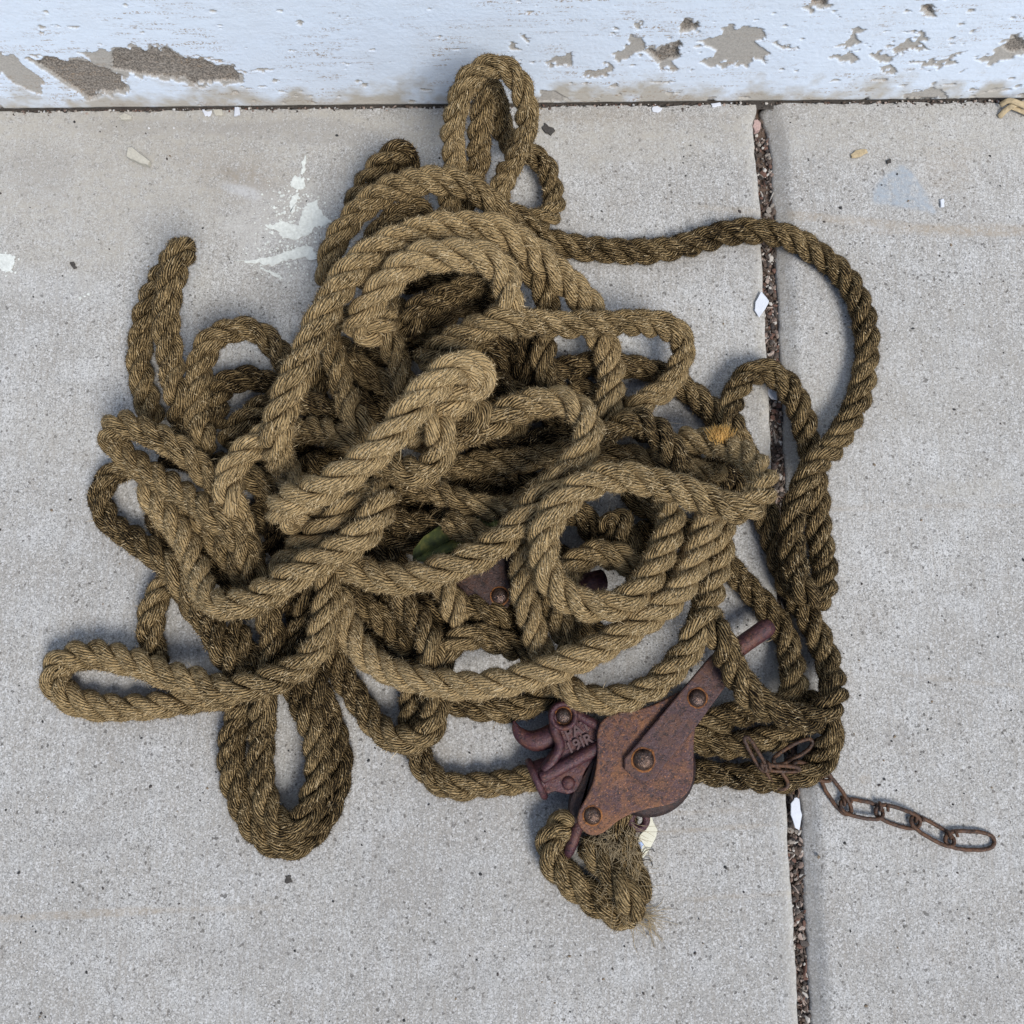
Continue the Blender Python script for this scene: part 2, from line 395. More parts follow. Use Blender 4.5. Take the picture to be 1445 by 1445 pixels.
for a in [(200, 172, 620, 24, 1, WARM, .9), (120, 240, 520, 170, 0, WARM, .55), (420, 185, 130, 16, 2, GREY, .45), (230, 180, 110, 12, 0, GREY, .4), (150, 250, 260, 90, 0, WARM, .55), (350, 260, 90, 40, 25, BR, .4),
          (1260, 185, 330, 45, 0, WARM, .5), (900, 200, 200, 50, 0, WARM, .55), (860, 165, 160, 10, 0, BR, .35), (1190, 310, 210, 6, 5, TAN, .55), (1380, 325, 150, 8, 0, TAN, .6),
          (1340, 245, 40, 45, 60, TAN, .35), (1255, 560, 240, 120, 0, WARM, .22), (1300, 715, 240, 4, -1, TAN, .3), (1370, 690, 60, 14, 0, WARM, .4), (120, 1290, 170, 6, -3, TAN, .55),
          (300, 1283, 120, 5, -2, TAN, .28), (120, 1180, 40, 18, 0, GREY, .35), (330, 1345, 90, 30, 0, GREY, .22), (60, 620, 120, 50, 0, WARM, .2), (90, 410, 100, 25, 8, PALE, .2),
          (340, 250, 42, 15, 20, BR, .6), (335, 268, 28, 8, 15, (0.5, 0.51, 0.53), .6), (215, 310, 30, 20, 0, GREY, .22), (60, 240, 60, 40, 0, GREY, .3), (400, 320, 90, 60, 0, PALE, .3), (1000, 1170, 80, 4, -4, TAN, .5),
          (1040, 1265, 90, 4, -3, TAN, .4), (1000, 1145, 50, 4, -2, TAN, .35), (1330, 1285, 30, 14, 0, GREY, .25), (1265, 1040, 16, 14, 0, GREY, .4), (1350, 960, 120, 4, 6, TAN, .28),
          (1220, 1100, 8, 8, 0, TAN, .4), (1400, 1390, 60, 40, 0, GREY, .15), (700, 1380, 120, 50, 0, GREY, .16), (560, 1230, 80, 60, 0, GREY, .16), (1160, 1360, 6, 40, 0, (0.18, 0.18, 0.19), .5),
          (75, 1005, 12, 8, 0, GREY, .3), (1095, 260, 16, 120, 4, (0.28, 0.265, 0.245), .55), (1100, 470, 14, 120, 3, (0.34, 0.31, 0.27), .45)]:
    stains.append(a)

def slab(side):
    ys = np.concatenate((np.linspace(132, 1500, 336), np.linspace(1540, 3200, 24)))
    if side < 0:
        J = JL
        off = -np.concatenate((np.array((0.0, 0.0, 0.0006, 0.0018, 0.004, 0.009)), np.linspace(0.013, 0.70, 170), (0.9, 1.3, 1.9)))
        zz = np.concatenate((np.array((-0.02, -0.004, -0.0016, -0.0006, -0.0002, 0.0)), np.zeros(173)))
    else:
        J = JR
        off = np.concatenate((np.array((0.0, 0.0, 0.002, 0.005, 0.009, 0.0125, 0.0165)), np.linspace(0.019, 0.25, 62), (0.4, 0.8, 1.6)))
        zz = np.concatenate((np.array((-0.02, -0.0095, -0.0078, -0.0058, -0.0034, -0.0010, 0.0)), np.zeros(65)))
    ny, nx = len(ys), len(off)
    gp = np.array([G(a, b) for a, b in zip(joint_x(J, ys), ys)]); Yw, jx = gp[:, 1], gp[:, 0]
    jit = (noise1(ny, 3, 5 + side) * 0.0006 + noise1(ny, 12, 9 + side) * 0.0010)
    X = jx[:, None] + off[None]
    X[:, :6] += jit[:, None]
    Y = np.repeat(Yw[:, None], nx, 1)
    # the slab stops a few millimetres short of the wall, with a chipped arris
    lim = wall_y(X) - 0.0006 - np.abs(vnoise(X * 160, X * 0 + 3, 4)) * 0.0026
    Y = np.minimum(Y, lim)
    Z = np.repeat(zz[None], ny, 0).copy()
    Z += (fbm(X * 9, Y * 9, 3, 3) - 0.5) * 0.0012 * (zz[None] == 0)
    Z[0] = -0.012
    V = np.stack((X, Y, Z), -1).reshape(-1, 3)
    i = np.arange(ny - 1)[:, None]; j = np.arange(nx - 1)[None]
    F = np.stack(np.broadcast_arrays(i * nx + j, (i + 1) * nx + j, (i + 1) * nx + j + 1, i * nx + j + 1), -1).reshape(-1, 4)
    if side < 0: F = F[:, ::-1]
    me = mesh_np('slab', V, [F])
    px, py = to_photo(X, Y, Z)
    col = np.full(X.shape + (3,), 0.3); al = np.zeros(X.shape)
    wob = (fbm(px / 40, py / 40, 4, 21) - 0.5)
    for sx, sy, rx, ry, rot, c, a in stains:
        cr, sr = math.cos(R(rot)), math.sin(R(rot)); dx, dy = px - sx, py - sy
        u, v_ = (dx * cr + dy * sr) / rx, (-dx * sr + dy * cr) / ry
        k = np.clip((1.35 - np.hypot(u, v_)) / (1.0 if min(rx, ry) > 30 else .7) + wob * 1.3, 0, 1); k = k * k * (3 - 2 * k) * a
        k = np.clip(k, 0, 1)
        na = al + k * (1 - al); f = np.where(na > 1e-4, k / np.maximum(na, 1e-4), 0)[..., None]
        col = col * (1 - f) + np.array(c) * f; al = na
    if side > 0:      # triangular grey-blue mark
        d = poly_sd(px + wob * 8, py + wob * 8, [(1272, 226), (1290, 240), (1310, 270), (1325, 300), (1318, 304), (1260, 292), (1228, 290), (1226, 270), (1245, 245)])
        k = np.clip(d / 5, 0, 1) * 0.9
        f = k[..., None]; col = col * (1 - f) + np.array((0.30, 0.345, 0.395)) * f; al = np.maximum(al, k)
    # smooth cream arris along the joint
    e = np.exp(-(np.abs(off)[None] / 0.011)**3) * (0.75 if side < 0 else 0.6) * np.ones((ny, 1))
    f = e[..., None]; col = col * (1 - f) + np.array((0.50, 0.475, 0.42) if side < 0 else (0.33, 0.31, 0.275)) * f; al = np.maximum(al, e)
    attr(me, 'stain', 'FLOAT_COLOR', np.concatenate((col, al[..., None]), -1).reshape(-1, 4))
    return me

pavement = tag(empty('pavement'), kind='structure')
link('slab', slab(-1), M_CON, pavement)
link('slab', slab(1), M_CON, pavement)
# dirt bed under the joint and along the wall foot
bed = mesh_np('joint_soil', np.array([(0.10, 0.44, -0.013), (0.40, 0.44, -0.013), (0.70, -1.65, -0.013), (0.10, -1.65, -0.013)]), [np.array([[3, 2, 1, 0]])])
tag(link('joint_soil', bed, M_SOIL), kind='structure')
bed2 = mesh_np('wall_foot_soil', np.array([(x_, wall_y(x_) + d_, -0.0022) for x_, d_ in ((-1.75, -.0055), (1.9, -.0055), (1.9, .03), (-1.75, .03))]), [np.array([[0, 1, 2, 3]])])
tag(link('wall_foot_soil', bed2, M_SOIL2), kind='structure')

# ------------------------------------------------------------------ wall
def build_wall():
    xs = np.concatenate((-np.geomspace(1.8, 0.56, 14), np.linspace(-0.54, 0.54, 1180), np.geomspace(0.56, 1.8, 14)))
    zs = np.concatenate((np.linspace(-0.012, 0.20, 236), np.geomspace(0.205, 2.4, 26)))
    X, Z = np.meshgrid(xs, zs)
    Y = wall_y(X)
    px, py = to_photo(X, Y, np.minimum(Z, 0.5))
    n1 = fbm(X * 160, Z * 160, 4, 31) - 0.5; n2 = fbm(X * 45, Z * 45, 4, 77) - 0.5; n3 = fbm(X * 500, Z * 500, 2, 5) - 0.5
    bare = np.zeros(X.shape); under = np.zeros(X.shape)
    D_ = [[(42, 85), (60, 83), (95, 85), (130, 92), (155, 100), (165, 108), (178, 110), (176, 124), (150, 132), (125, 141), (105, 125), (80, 108), (62, 95)],
          [(158, 75), (180, 68), (205, 72), (235, 70), (250, 80), (285, 86), (305, 95), (335, 97), (330, 112), (300, 118), (275, 122), (262, 112), (235, 110), (200, 107), (170, 102), (152, 95)],
          [(915, 73), (940, 68), (960, 62), (968, 70), (950, 85), (930, 88)], [(952, 38), (965, 30), (982, 33), (978, 42), (960, 45)],
          [(1415, 68), (1430, 58), (1450, 55), (1450, 74), (1425, 76)], [(1143, 8), (1150, -4), (1174, -4), (1160, 8)], [(1445, 75), (1460, 60), (1500, 70), (1470, 90)], [(1303, 12), (1314, 11), (1312, 19), (1304, 18)]]
    U_ = [[(105, 75), (125, 72), (150, 70), (165, 66), (178, 70), (160, 80), (155, 98), (145, 100), (130, 90), (118, 80)], [(-60, 70), (0, 76), (22, 80), (30, 88), (50, 105), (60, 118), (50, 132), (20, 120), (5, 105), (-60, 98)],
          [(820, 100), (840, 95), (855, 85), (862, 95), (850, 108), (822, 110)], [(858, 82), (880, 70), (895, 55), (912, 55), (910, 70), (895, 85), (870, 88)], [(930, 86), (950, 84), (955, 98), (935, 102)], [(905, 72), (925, 62), (945, 66), (920, 80)],
          [(985, 60), (1020, 50), (1018, 42), (1045, 35), (1080, 40), (1085, 52), (1070, 62), (1090, 75), (1080, 88), (1060, 82), (1055, 97), (1040, 88), (1000, 95), (985, 88), (1010, 72)], [(1098, 65), (1125, 62), (1112, 75)],
          [(1128, 12), (1145, 4), (1165, 4), (1165, 10), (1140, 16)], [(1180, 70), (1205, 55), (1200, 40), (1220, 37), (1212, 50), (1222, 64), (1200, 72)], [(1180, 80), (1205, 76), (1217, 82), (1210, 92), (1185, 88)],
          [(1255, 68), (1285, 55), (1300, 42), (1305, 52), (1300, 62), (1310, 68), (1280, 70), (1262, 74)], [(1228, 78), (1268, 76), (1262, 90), (1240, 88)], [(1280, 90), (1320, 82), (1350, 76), (1370, 70), (1345, 88), (1320, 96)],
          [(1378, 86), (1400, 70), (1425, 62), (1445, 55), (1500, 60), (1450, 80), (1415, 82), (1395, 93)], [(735, 50), (748, 52), (742, 62)], [(895, 35), (910, 32), (908, 45), (897, 44)], [(758, 127), (790, 130), (805, 142), (760, 144)],
          [(1272, 129), (1330, 125), (1336, 140), (1272, 142)], [(1245, 95), (1265, 95), (1270, 102), (1250, 106)], [(1330, 53), (1350, 52), (1345, 60)], [(1172, 15), (1182, 16), (1178, 22)], [(790, 78), (812, 74), (808, 92), (770, 96)], [(1345, 98), (1365, 94), (1355, 105)], [(305, 116), (330, 110), (322, 125)]]
    for P in D_: bare = np.maximum(bare, (poly_sd(px + n2 * 18 + n1 * 14, py + n1 * 12 + n2 * 6, P) > 0))
    for P in D_: under = np.maximum(under, (poly_sd(px + n2 * 26 + n1 * 22, py + n1 * 20 + n2 * 10, P) > -3.5))
    for P in U_: under = np.maximum(under, (poly_sd(px + n2 * 22 + n1 * 18, py + n1 * 16 + n2 * 6, P) > 0.5))
    # little scattered chips: more of them to the right and low down
    dens = 0.19 + 0.05 * np.clip((px - 600) / 700, 0, 1) + 0.06 * np.exp(-Z / 0.018) + 0.14 * np.clip(fbm(X * 9, Z * 14, 2, 17) - .42, 0, 1)
    chips = fbm(X * 75, Z * 120, 4, 91)
    under = np.maximum(under, ((chips < dens) & (Z < 0.2)))
    under = under * (1 - bare)
    foot = np.clip((0.036 + n2 * 0.07 + n1 * .02 - Z) / 0.030, 0, 1)
    depth = bare * (0.0034 + n3 * 0.0012) + under * 0.0014
    Yd = Y + depth + n2 * 0.0006 + np.where(Z < 0.004, 0.002 * (0.004 - Z) / 0.004, 0)
    col = np.zeros(X.shape + (3,)); col[:] = (0.685, 0.775, 0.90)
    col *= (1 + 0.05 * n2)[..., None]
    f = np.clip(foot * 0.95, 0, 1)[..., None]; col = col * (1 - f) + np.array((0.45, 0.42, 0.365)) * f
    f = under[..., None]; col = col * (1 - f) + np.array((0.41, 0.39, 0.36)) * f
    f = bare[..., None]; col = col * (1 - f) + np.array((0.255, 0.225, 0.195)) * f
    # grimy last few millimetres above the pavement
    f = np.clip((0.0006 + n1 * 0.008 - Z) / 0.002, 0, 1)[..., None]; col = col * (1 - f) + np.array((0.09, 0.075, 0.06)) * f
    V = np.stack((X, Yd, Z), -1).reshape(-1, 3); nx = len(xs); ny = len(zs)
    i = np.arange(ny - 1)[:, None]; j = np.arange(nx - 1)[None]
    F = np.stack(np.broadcast_arrays(i * nx + j, i * nx + j + 1, (i + 1) * nx + j + 1, (i + 1) * nx + j), -1).reshape(-1, 4)
    # back and top of the wall
    n0 = len(V); b = np.array([(-1.8, 0.75, -0.012), (1.8, 0.75, -0.012), (1.8, 0.75, 2.4), (-1.8, 0.75, 2.4)])
    V = np.vstack((V, b)); tl, tr = (ny - 1) * nx, ny * nx - 1
    F = np.vstack((F, [[n0 + 1, n0, n0 + 3, n0 + 2], [tl, tr, n0 + 2, n0 + 3], [n0, 0, tl, n0 + 3], [nx - 1, n0 + 1, n0 + 2, tr]]))
    me = mesh_np('wall', V, [F])
    pad = np.tile((0.6, 0.6, 0.6, 1.0), (4, 1))
    attr(me, 'paint', 'FLOAT_COLOR', np.vstack((np.concatenate((col, np.ones(X.shape + (1,))), -1).reshape(-1, 4), pad)))
    attr(me, 'bare', 'FLOAT', np.concatenate((bare.ravel() + 0.25 * under.ravel(), np.zeros(4))))
    return me
tag(link('wall', build_wall(), M_WALL), 'white painted wall foot with flaking paint above the grey pavement', 'wall')

# ------------------------------------------------------------------ the rope
D = 0.0229
# every visible length: (x, y of the photo, height of its centre in rope diameters), tone (how pale: weathering, plus shade painted into lengths deep in the heap), options
ROPES = [
 # --- loop leaning on the wall
 ([(625,320,1.2),(634,285,2),(641,226,3),(640,188,3.8),(643,154,4.6),(656,117,5.3),(685,97,5.6),(711,97,5.6),(731,117,5.3),(741,150,4.7),(742,181,4),(732,213,3.2),(714,247,2.2),(702,275,1.3),(690,300,.8)], .62, 'upright loop of rope leaning against the wall', {'r': .9}),
 ([(648,315,.9),(660,270,1.5),(673,230,2.2),(677,188,3),(682,145,3.8),(688,124,4.0),(697,132,3.4),(702,160,2.6),(707,183,1.9),(718,203,1.3),(740,216,.9),(760,226,.7),(775,250,.6),(783,280,.55),(778,300,.6),(757,311,.8),(735,307,1),(712,298,1.1),(690,292,1.0)], .5, None, {'r': .9}),
 # --- long arc on the right
 ([(680,318,.6),(712,318,.5),(742,325,.5),(785,343,.5),(850,354,.5),(910,355,.5),(970,345,.5),(1020,331,.5),(1075,327,.5),(1120,338,.5),(1160,361,.5),(1195,396,.5),(1215,436,.5),(1223,480,.5),(1218,530,.5),(1203,580,.6),(1178,625,1.0),(1148,658,1.5),(1124,705,1.6),(1115,750,1.6),(1120,790,1.5),(1132,826,1.2),(1143,846,.8)], .34, 'long single arc of rope crossing the joint'),
 ([(1150,858,.8),(1164,832,.8),(1163,791,.6),(1155,740,.5),(1152,694,.5),(1143,630,.5),(1132,585,.6),(1111,545,.7),(1080,524,.8),(1051,533,.8),(1035,563,.7),(1030,592,.6),(1043,622,.5),(1068,680,.5),(1085,740,.5),(1108,809,.5),(1130,850,.5),(1150,885,.5),(1166,922,.6),(1175,957,.9),(1175,985,1.3),(1160,1006,1.7),(1133,1014,1.9),(1098,1005,2.1),(1063,983,2.4),(1034,940,2.6),(1013,898,2.6),(1000,865,2.2),(990,835,1.6)], .36, None),
 ([(1120,985,.5),(1150,995,.5),(1168,1015,.55),(1173,1040,.6),(1165,1065,.6),(1148,1084,.6),(1120,1095,.6),(1080,1099,.55),(1030,1095,.5),(985,1090,.5),(940,1082,.5)], .40, None),
 ([(1000,770,.8),(1033,803,.6),(1061,834,.5),(1089,868,.5),(1110,903,.5),(1120,943,.5),(1119,973,.6),(1102,993,.6),(1070,999,.6),(1040,1007,.6),(1005,1018,.6),(970,1028,.6)], .38, None),
 ([(960,1040,.5),(987,1045,.5),(1029,1053,.5),(1074,1046,.5),(1112,1031,.5),(1140,1018,.5),(1155,1003,.5)], .42, None),
 # --- top of the heap
 ([(590,515,3),(612,500,3.4),(640,480,3.8),(669,465,4.0),(704,454,4),(756,456,3.6),(808,457,3.2),(860,457,3),(911,457,2.6),(943,462,2.2),(961,480,1.9),(963,503,1.6),(954,530,1.3),(937,550,1),(911,567,.8),(890,580,.6),(866,590,.5)], .68, 'rope run hooking over at the right of the heap'),
 ([(850,600,.6),(861,560,.9),(863,530,1.2),(858,500,1.5),(849,475,1.8),(836,440,2.0),(818,416,2.3),(795,393,2.6),(770,370,3),(752,352,3.3),(725,336,3.6),(693,324,3.8),(669,321,3.9),(638,321,4),(607,325,4.1),(565,338,4.3),(534,353,4.5),(503,375,4.7),(480,403,4.9),(462,436,5.1),(445,470,5.2),(430,500,5.2),(416,530,5.1),(405,560,4.9),(396,590,4.5),(391,615,3.9),(393,640,3.1),(402,660,2.2),(415,678,1.5),(432,700,1.1),(462,716,.8)], .75, 'thick run of rope over the top of the heap', {'r': 1.12}),
 ([(412,598,2.4),(390,611,3.1),(364,623,3.4),(343,640,3.5),(328,662,3.3),(322,690,2.9),(328,718,2.2),(342,748,1.6),(352,775,1),(360,800,.6)], .78, None, {'r': 1.1}),
 ([(705,350,2.4),(735,367,2.6),(758,392,2.5),(771,420,2.2),(774,455,1.8),(766,490,1.4),(767,520,1.1),(779,545,.8),(795,565,.6)], .5, None),
 ([(712,470,3),(717,440,3.8),(718,412,4.4),(713,390,4.9),(700,372,5.1),(676,361,5.2),(640,359,5.2),(607,361,5.1),(577,374,5),(551,394,4.9),(529,417,4.7),(510,440,4.3),(503,457,3.7),(515,468,2.9),(538,462,2.4),(560,445,2)], .85, 'pale fold of rope on top of the heap', {'r': 1.12}),
 ([(700,380,3.5),(684,392,3.5),(648,408,3.3),(617,424,3.1),(588,440,2.7),(577,460,2.2),(580,480,1.5)], .4, None),
 ([(470,420,1.5),(463,385,2),(471,350,2.5),(490,317,3),(514,291,3.4),(546,268,3.7),(590,256,3.8),(628,255,3.7),(659,263,3.4),(686,279,3.0),(703,298,2.5),(712,320,2),(713,342,1.5)], .5, None),
 ([(492,402,1.8),(510,368,2.2),(530,337,2.6),(551,311,2.9),(572,297,3),(590,295,2.6),(600,308,2),(600,332,1.4)], .5, None),
 ([(497,305,.8),(504,285,1.1),(516,262,1.6),(532,239,2.1),(549,223,2.4),(564,214,2.5),(574,218,2.0),(577,234,1.4),(571,254,1.0),(560,277,.7)], .3, 'short dark bend of rope poking out at the top'),
 # --- left side
 ([(268,622,.8),(256,590,1.1),(248,555,1.5),(241,520,1.9),(236,483,2.4),(235,448,2.8),(238,410,3.2),(247,375,3.5),(256,358,3.4),(258,353,2.8),(247,365,2.2),(228,394,1.7),(211,432,1.2),(202,462,.8),(198,495,.6),(200,530,.5),(206,562,.5),(216,600,.5)], .42, 'narrow upright bend of rope at the upper left'),
 ([(292,640,.9),(283,607,1.1),(277,575,1.3),(280,535,1.6),(285,507,1.9),(296,483,2.1),(316,467,2.2),(342,462,2.2),(365,469,2.1),(385,487,1.9),(400,507,1.6),(415,530,1.3)], .45, None),
 ([(303,605,.8),(304,572,.8),(312,548,.8),(332,536,.7),(356,534,.6),(380,539,.6),(410,550,.5)], .25, None),
 ([(405,556,.8),(378,568,.8),(354,586,.8),(336,605,.7),(318,630,.6)], .42, None),
 ([(312,700,2.0),(294,673,2.6),(275,651,2.9),(248,630,3.0),(213,613,3.0),(183,600,2.9),(165,600,2.6),(157,612,2.1),(162,628,1.9),(180,644,1.9),(206,664,2.0),(234,681,2.2),(265,701,2.4),(296,722,2.4),(322,744,2.2),(342,770,1.8),(355,798,1.2),(362,825,.7)], .52, None),
 ([(205,657,.6),(178,660,.7),(156,670,.8),(142,692,.8),(144,718,.8),(160,742,.8),(186,760,.8),(213,778,.8),(241,802,.9),(262,830,1),(283,862,1),(304,896,.9),(323,928,.8),(340,958,.7)], .5, None),
 ([(208,690,.6),(229,718,1.2),(249,744,1.3),(267,772,1.4),(279,802,1.6),(285,828,2.0),(298,848,2.5),(320,855,3),(350,850,3.3),(385,832,3.6),(420,808,3.9),(455,789,4.1),(490,771,4.2),(518,748,4.2),(536,722,4.0),(541,702,3.4),(530,692,2.8),(508,705,2.6),(475,735,2.7),(440,760,2.6),(412,785,2.2),(390,815,1.4)], .82, 'broad pale bend of rope across the lower left', {'r': 1.12}),
 ([(262,712,.9),(282,738,1.0),(310,768,1.0),(335,800,.9),(352,828,.7),(365,850,.6)], .5, None),
 # --- the big diagonal
 ([(470,715,2.2),(440,728,2.4),(412,732,2.8),(396,724,3.5),(398,712,4.2),(412,705,4.7),(430,699,4.9),(456,688,5.2),(494,665,5.5),(533,636,5.7),(556,612,5.8),(580,582,5.9),(600,556,5.9),(622,534,5.9),(642,517,5.9),(664,517,5.7),(676,530,5.1),(672,547,4.6),(652,560,4.2),(628,576,3.9),(604,598,3.6),(580,630,3.2)], .92, 'pale diagonal run of rope lying on top of the heap', {'r': 1.12}),
 ([(600,562,3.2),(640,572,3.8),(668,573,3.8),(678,586,3.3),(662,599,2.8),(630,606,2.2)], .6, None),
 ([(600,575,3.2),(614,595,4.0),(621,620,4.3),(620,645,4.4),(608,661,4.4),(588,667,4.2),(565,664,3.8),(545,655,3.2),(525,650,2.6)], .66, None, {'r': 1.1}),
 ([(462,460,2.6),(468,485,2.6),(477,517,2.6),(484,548,2.5),(497,580,2.3),(514,610,2),(530,640,1.6)], .5, None),
 ([(556,420,1.8),(551,448,2.2),(550,475,2.4),(558,502,2.4),(567,525,2.3),(572,550,2.2),(570,580,1.8)], .6, None),
 ([(490,505,1),(520,528,1.1),(550,548,1.2),(590,580,1.0)], .4, None),
 ([(500,560,.8),(540,577,.9),(580,607,.9),(620,640,.9)], .35, None),
 ([(380,606,1.6),(410,607,2.0),(443,608,2.2),(475,614,2.2),(503,629,2.0),(530,655,1.5)], .58, None),
 ([(400,560,1.2),(430,567,1.3),(465,580,1.2),(490,600,1.0)], .45, None),
 ([(620,627,2.0),(645,614,2.4),(675,603,2.8),(706,591,3.2),(737,576,3.5),(768,566,3.7),(797,568,3.9),(820,581,4.1),(830,602,4.2),(828,625,4.3),(818,645,4.4),(799,666,4.5),(776,688,4.6),(756,711,4.6),(737,735,4.5),(715,756,4.4),(690,774,4.3),(658,791,4.1),(616,806,3.9),(575,816,3.6),(533,814,3.2),(502,804,2.8),(480,795,2.2)], .78, 'rope loop curving over in the middle of the heap', {'r': 1.12}),
 ([(955,619,.9),(978,621,1.4),(1007,624,2),(1036,635,2.6),(1062,653,3.2),(1076,677,3.9),(1072,699,4.4),(1054,714,4.7),(1033,717,4.8),(1007,711,4.9),(976,699,5),(945,687,5.1),(913,678,5.2),(882,674,5.2),(845,679,5.3),(812,693,5.4),(788,714,5.4),(772,740,5.3),(767,768,5.1),(771,798,4.9),(783,822,4.7),(800,841,4.5),(824,855,4.3),(850,858,4.2),(876,851,4.1),(898,836,4),(917,814,3.8),(931,790,3.6),(942,762,3.4),(947,735,3.0),(943,710,2.4),(935,690,1.8)], .84, 'spiral of rope at the right of the heap', {'r': 1.06}),
 ([(840,622,1.6),(853,610,2),(870,600,2.4),(893,593,2.8),(914,597,3.2),(932,614,3.5),(948,635,3.5),(958,655,3.2),(967,680,2.6),(975,710,2)], .5, None),
 ([(830,641,1.2),(853,641,1.2),(880,644,1.2),(915,651,1.2),(945,663,1.1)], .4, None),
 ([(950,650,1),(984,661,1.2),(1008,668,1.3),(1026,665,1.2)], .55, None, {'r': .72}),
 ([(800,715,1),(820,730,1),(840,752,1),(855,778,.9),(870,800,.8)], .35, None),
 ([(862,765,.9),(865,740,1.7),(876,735,2.0),(886,762,2),(895,790,1.8),(903,815,1.5)], .5, None),
 ([(800,845,2),(799,822,2.5),(802,804,2.7),(815,790,2.7),(838,779,2.6),(865,782,2.3),(890,796,2),(908,810,1.6)], .6, None),
 ([(1000,700,2),(999,725,2.6),(994,750,3),(987,778,3.2),(976,808,3.4),(960,834,3.6),(938,856,3.8),(910,876,3.8),(878,896,3.7),(846,913,3.6),(815,928,3.5),(780,942,3.4),(741,955,3.2),(709,963,3),(668,968,2.8),(626,966,2.6),(585,958,2.4),(547,944,2.2),(517,926,2.1),(498,904,2),(487,880,1.9),(480,855,1.7),(477,830,1.4)], .9, 'long pale sweep of rope along the lower edge of the heap', {'r': 1.06}),
 ([(1018,720,1.5),(1021,745,1.8),(1019,775,1.9),(1010,805,2.0),(1001,838,2.2),(992,868,2.4),(980,898,2.6),(964,926,2.8),(943,951,2.9),(920,969,2.9),(888,982,2.8),(850,987,2.7),(818,981,2.5),(798,968,2.0),(788,948,1.3)], .8, None),
 ([(972,740,1.2),(975,770,1.2),(968,800,1.2),(955,830,1.2)], .45, None),
 ([(610,666,1.6),(641,659,1.8),(685,653,1.9),(726,650,1.9),(768,646,1.8),(800,639,1.6),(830,631,1.2)], .48, None),
 ([(540,665,2.0),(560,675,2.4),(590,684,2.4),(623,696,2.4),(654,708,2.4),(690,718,2.4),(720,717,2.2),(745,705,2.0),(775,680,1.7),(800,660,1.3)], .52, None),
 ([(530,720,1),(558,733,1.2),(585,740,1.2),(616,737,1.2),(645,725,1.1),(670,705,.9)], .38, None),
 ([(622,733,2.8),(648,744,3.2),(676,757,3.1),(700,775,2.4)], .5, None),
 ([(470,815,1.0),(487,832,1.1),(512,850,1.1),(534,870,1.0),(556,893,.9),(580,915,.7)], .44, None),
 ([(560,825,1.4),(568,848,1.6),(585,870,1.7),(602,895,1.6),(610,925,1.2),(610,955,.8)], .5, None),
 ([(612,800,2),(622,820,2),(632,838,1.8),(640,855,1.2),(645,880,.7)], .66, None),
 ([(630,842,.8),(660,850,.8),(690,862,.8),(715,878,.7)], .4, None),
 ([(612,960,.8),(620,940,1.0),(630,917,1.2),(650,903,1.2),(678,898,1.2),(709,907,1.1),(741,922,1.0),(765,940,.8)], .5, None),
 ([(640,890,.7),(660,881,.7),(690,878,.7),(720,889,.7),(745,904,.6)], .4, None),
 ([(757,730,2.4),(745,758,2.6),(740,785,2.7),(739,808,2.8),(741,835,2.8),(746,865,2.7),(754,892,2.6),(763,916,2.3),(772,945,1.6)], .78, None),
 ([(778,835,1.4),(781,855,1.5),(791,878,1.5),(799,900,1.4),(805,925,1.2)], .6, None),
 ([(812,870,.8),(818,893,.8),(828,920,.7)], .45, None),
 # --- lower left loops
 ([(470,770,2.0),(467,800,2.4),(463,835,2.6),(460,867,2.7),(455,898,2.7),(443,923,2.6),(422,942,2.4),(395,956,2.2),(364,967,2.1),(333,973,2),(302,970,1.9),(270,962,1.7),(234,951,1.5),(196,938,1.2),(156,927,1.0),(121,923,.8),(97,927,.7),(82,940,.6),(77,958,.5),(88,978,.5),(121,993,.5),(161,1000,.5),(203,997,.5),(248,989,.5),(290,984,.5),(330,985,.5),(360,975,.5)], .7, 'tongue shaped loop of rope at the far left', {'r': 1.06}),
 ([(285,880,.5),(268,848,.5),(255,828,.6),(240,822,.7),(226,834,.8),(216,856,.8),(211,884,.7),(215,915,.6),(226,945,.5)], .45, None),
 ([(330,880,.8),(339,904,.8),(350,930,.7),(362,955,.6)], .42, None),
 ([(372,850,1.4),(378,875,1.4),(385,905,1.3),(383,935,1.1),(375,965,.9),(371,996,.8),(369,1034,.9),(368,1068,.9),(370,1106,.9),(377,1136,1.0),(391,1160,1.15),(409,1169,1.25),(429,1156,1.15),(443,1124,1.0),(450,1085,.9),(445,1046,.8),(436,1013,.7),(424,985,.6),(412,960,.5)], .34, 'inner turn of the double loop at the lower left'),
 ([(362,955,.6),(345,990,.5),(330,1037,.5),(327,1072,.5),(333,1110,.5),(344,1143,.5),(362,1171,.5),(385,1189,.5),(410,1193,.5),(437,1180,.5),(459,1153,.5),(474,1117,.5),(479,1079,.5),(473,1040,.5),(461,1006,.6),(449,975,.7),(440,940,.8)], .3, 'outer turn of the double loop at the lower left'),
 ([(465,900,.6),(472,925,.6),(487,958,.6),(505,989,.6),(528,1020,.7),(557,1040,.9),(585,1044,1.1),(606,1032,1.3),(615,1008,1.3),(613,985,1.1),(603,960,.7)], .48, None),
 ([(582,960,.5),(582,990,.5),(583,1020,.5),(587,1050,.5),(596,1078,.5),(616,1100,.5),(647,1110,.5),(680,1110,.5),(714,1105,.5),(745,1098,.6),(775,1088,.7),(800,1078,.8)], .5, 'rope running into the iron socket'),
 ([(625,983,.5),(645,991,.5),(680,999,.5),(717,1003,.5),(752,993,.6),(785,975,.6),(810,960,.6)], .42, None),
 ([(770,520,.5),(800,519,.5),(840,515,.5),(885,516,.5),(925,526,.5),(965,546,.5),(995,570,.5),(1013,595,.5),(1020,620,.5)], .36, None),
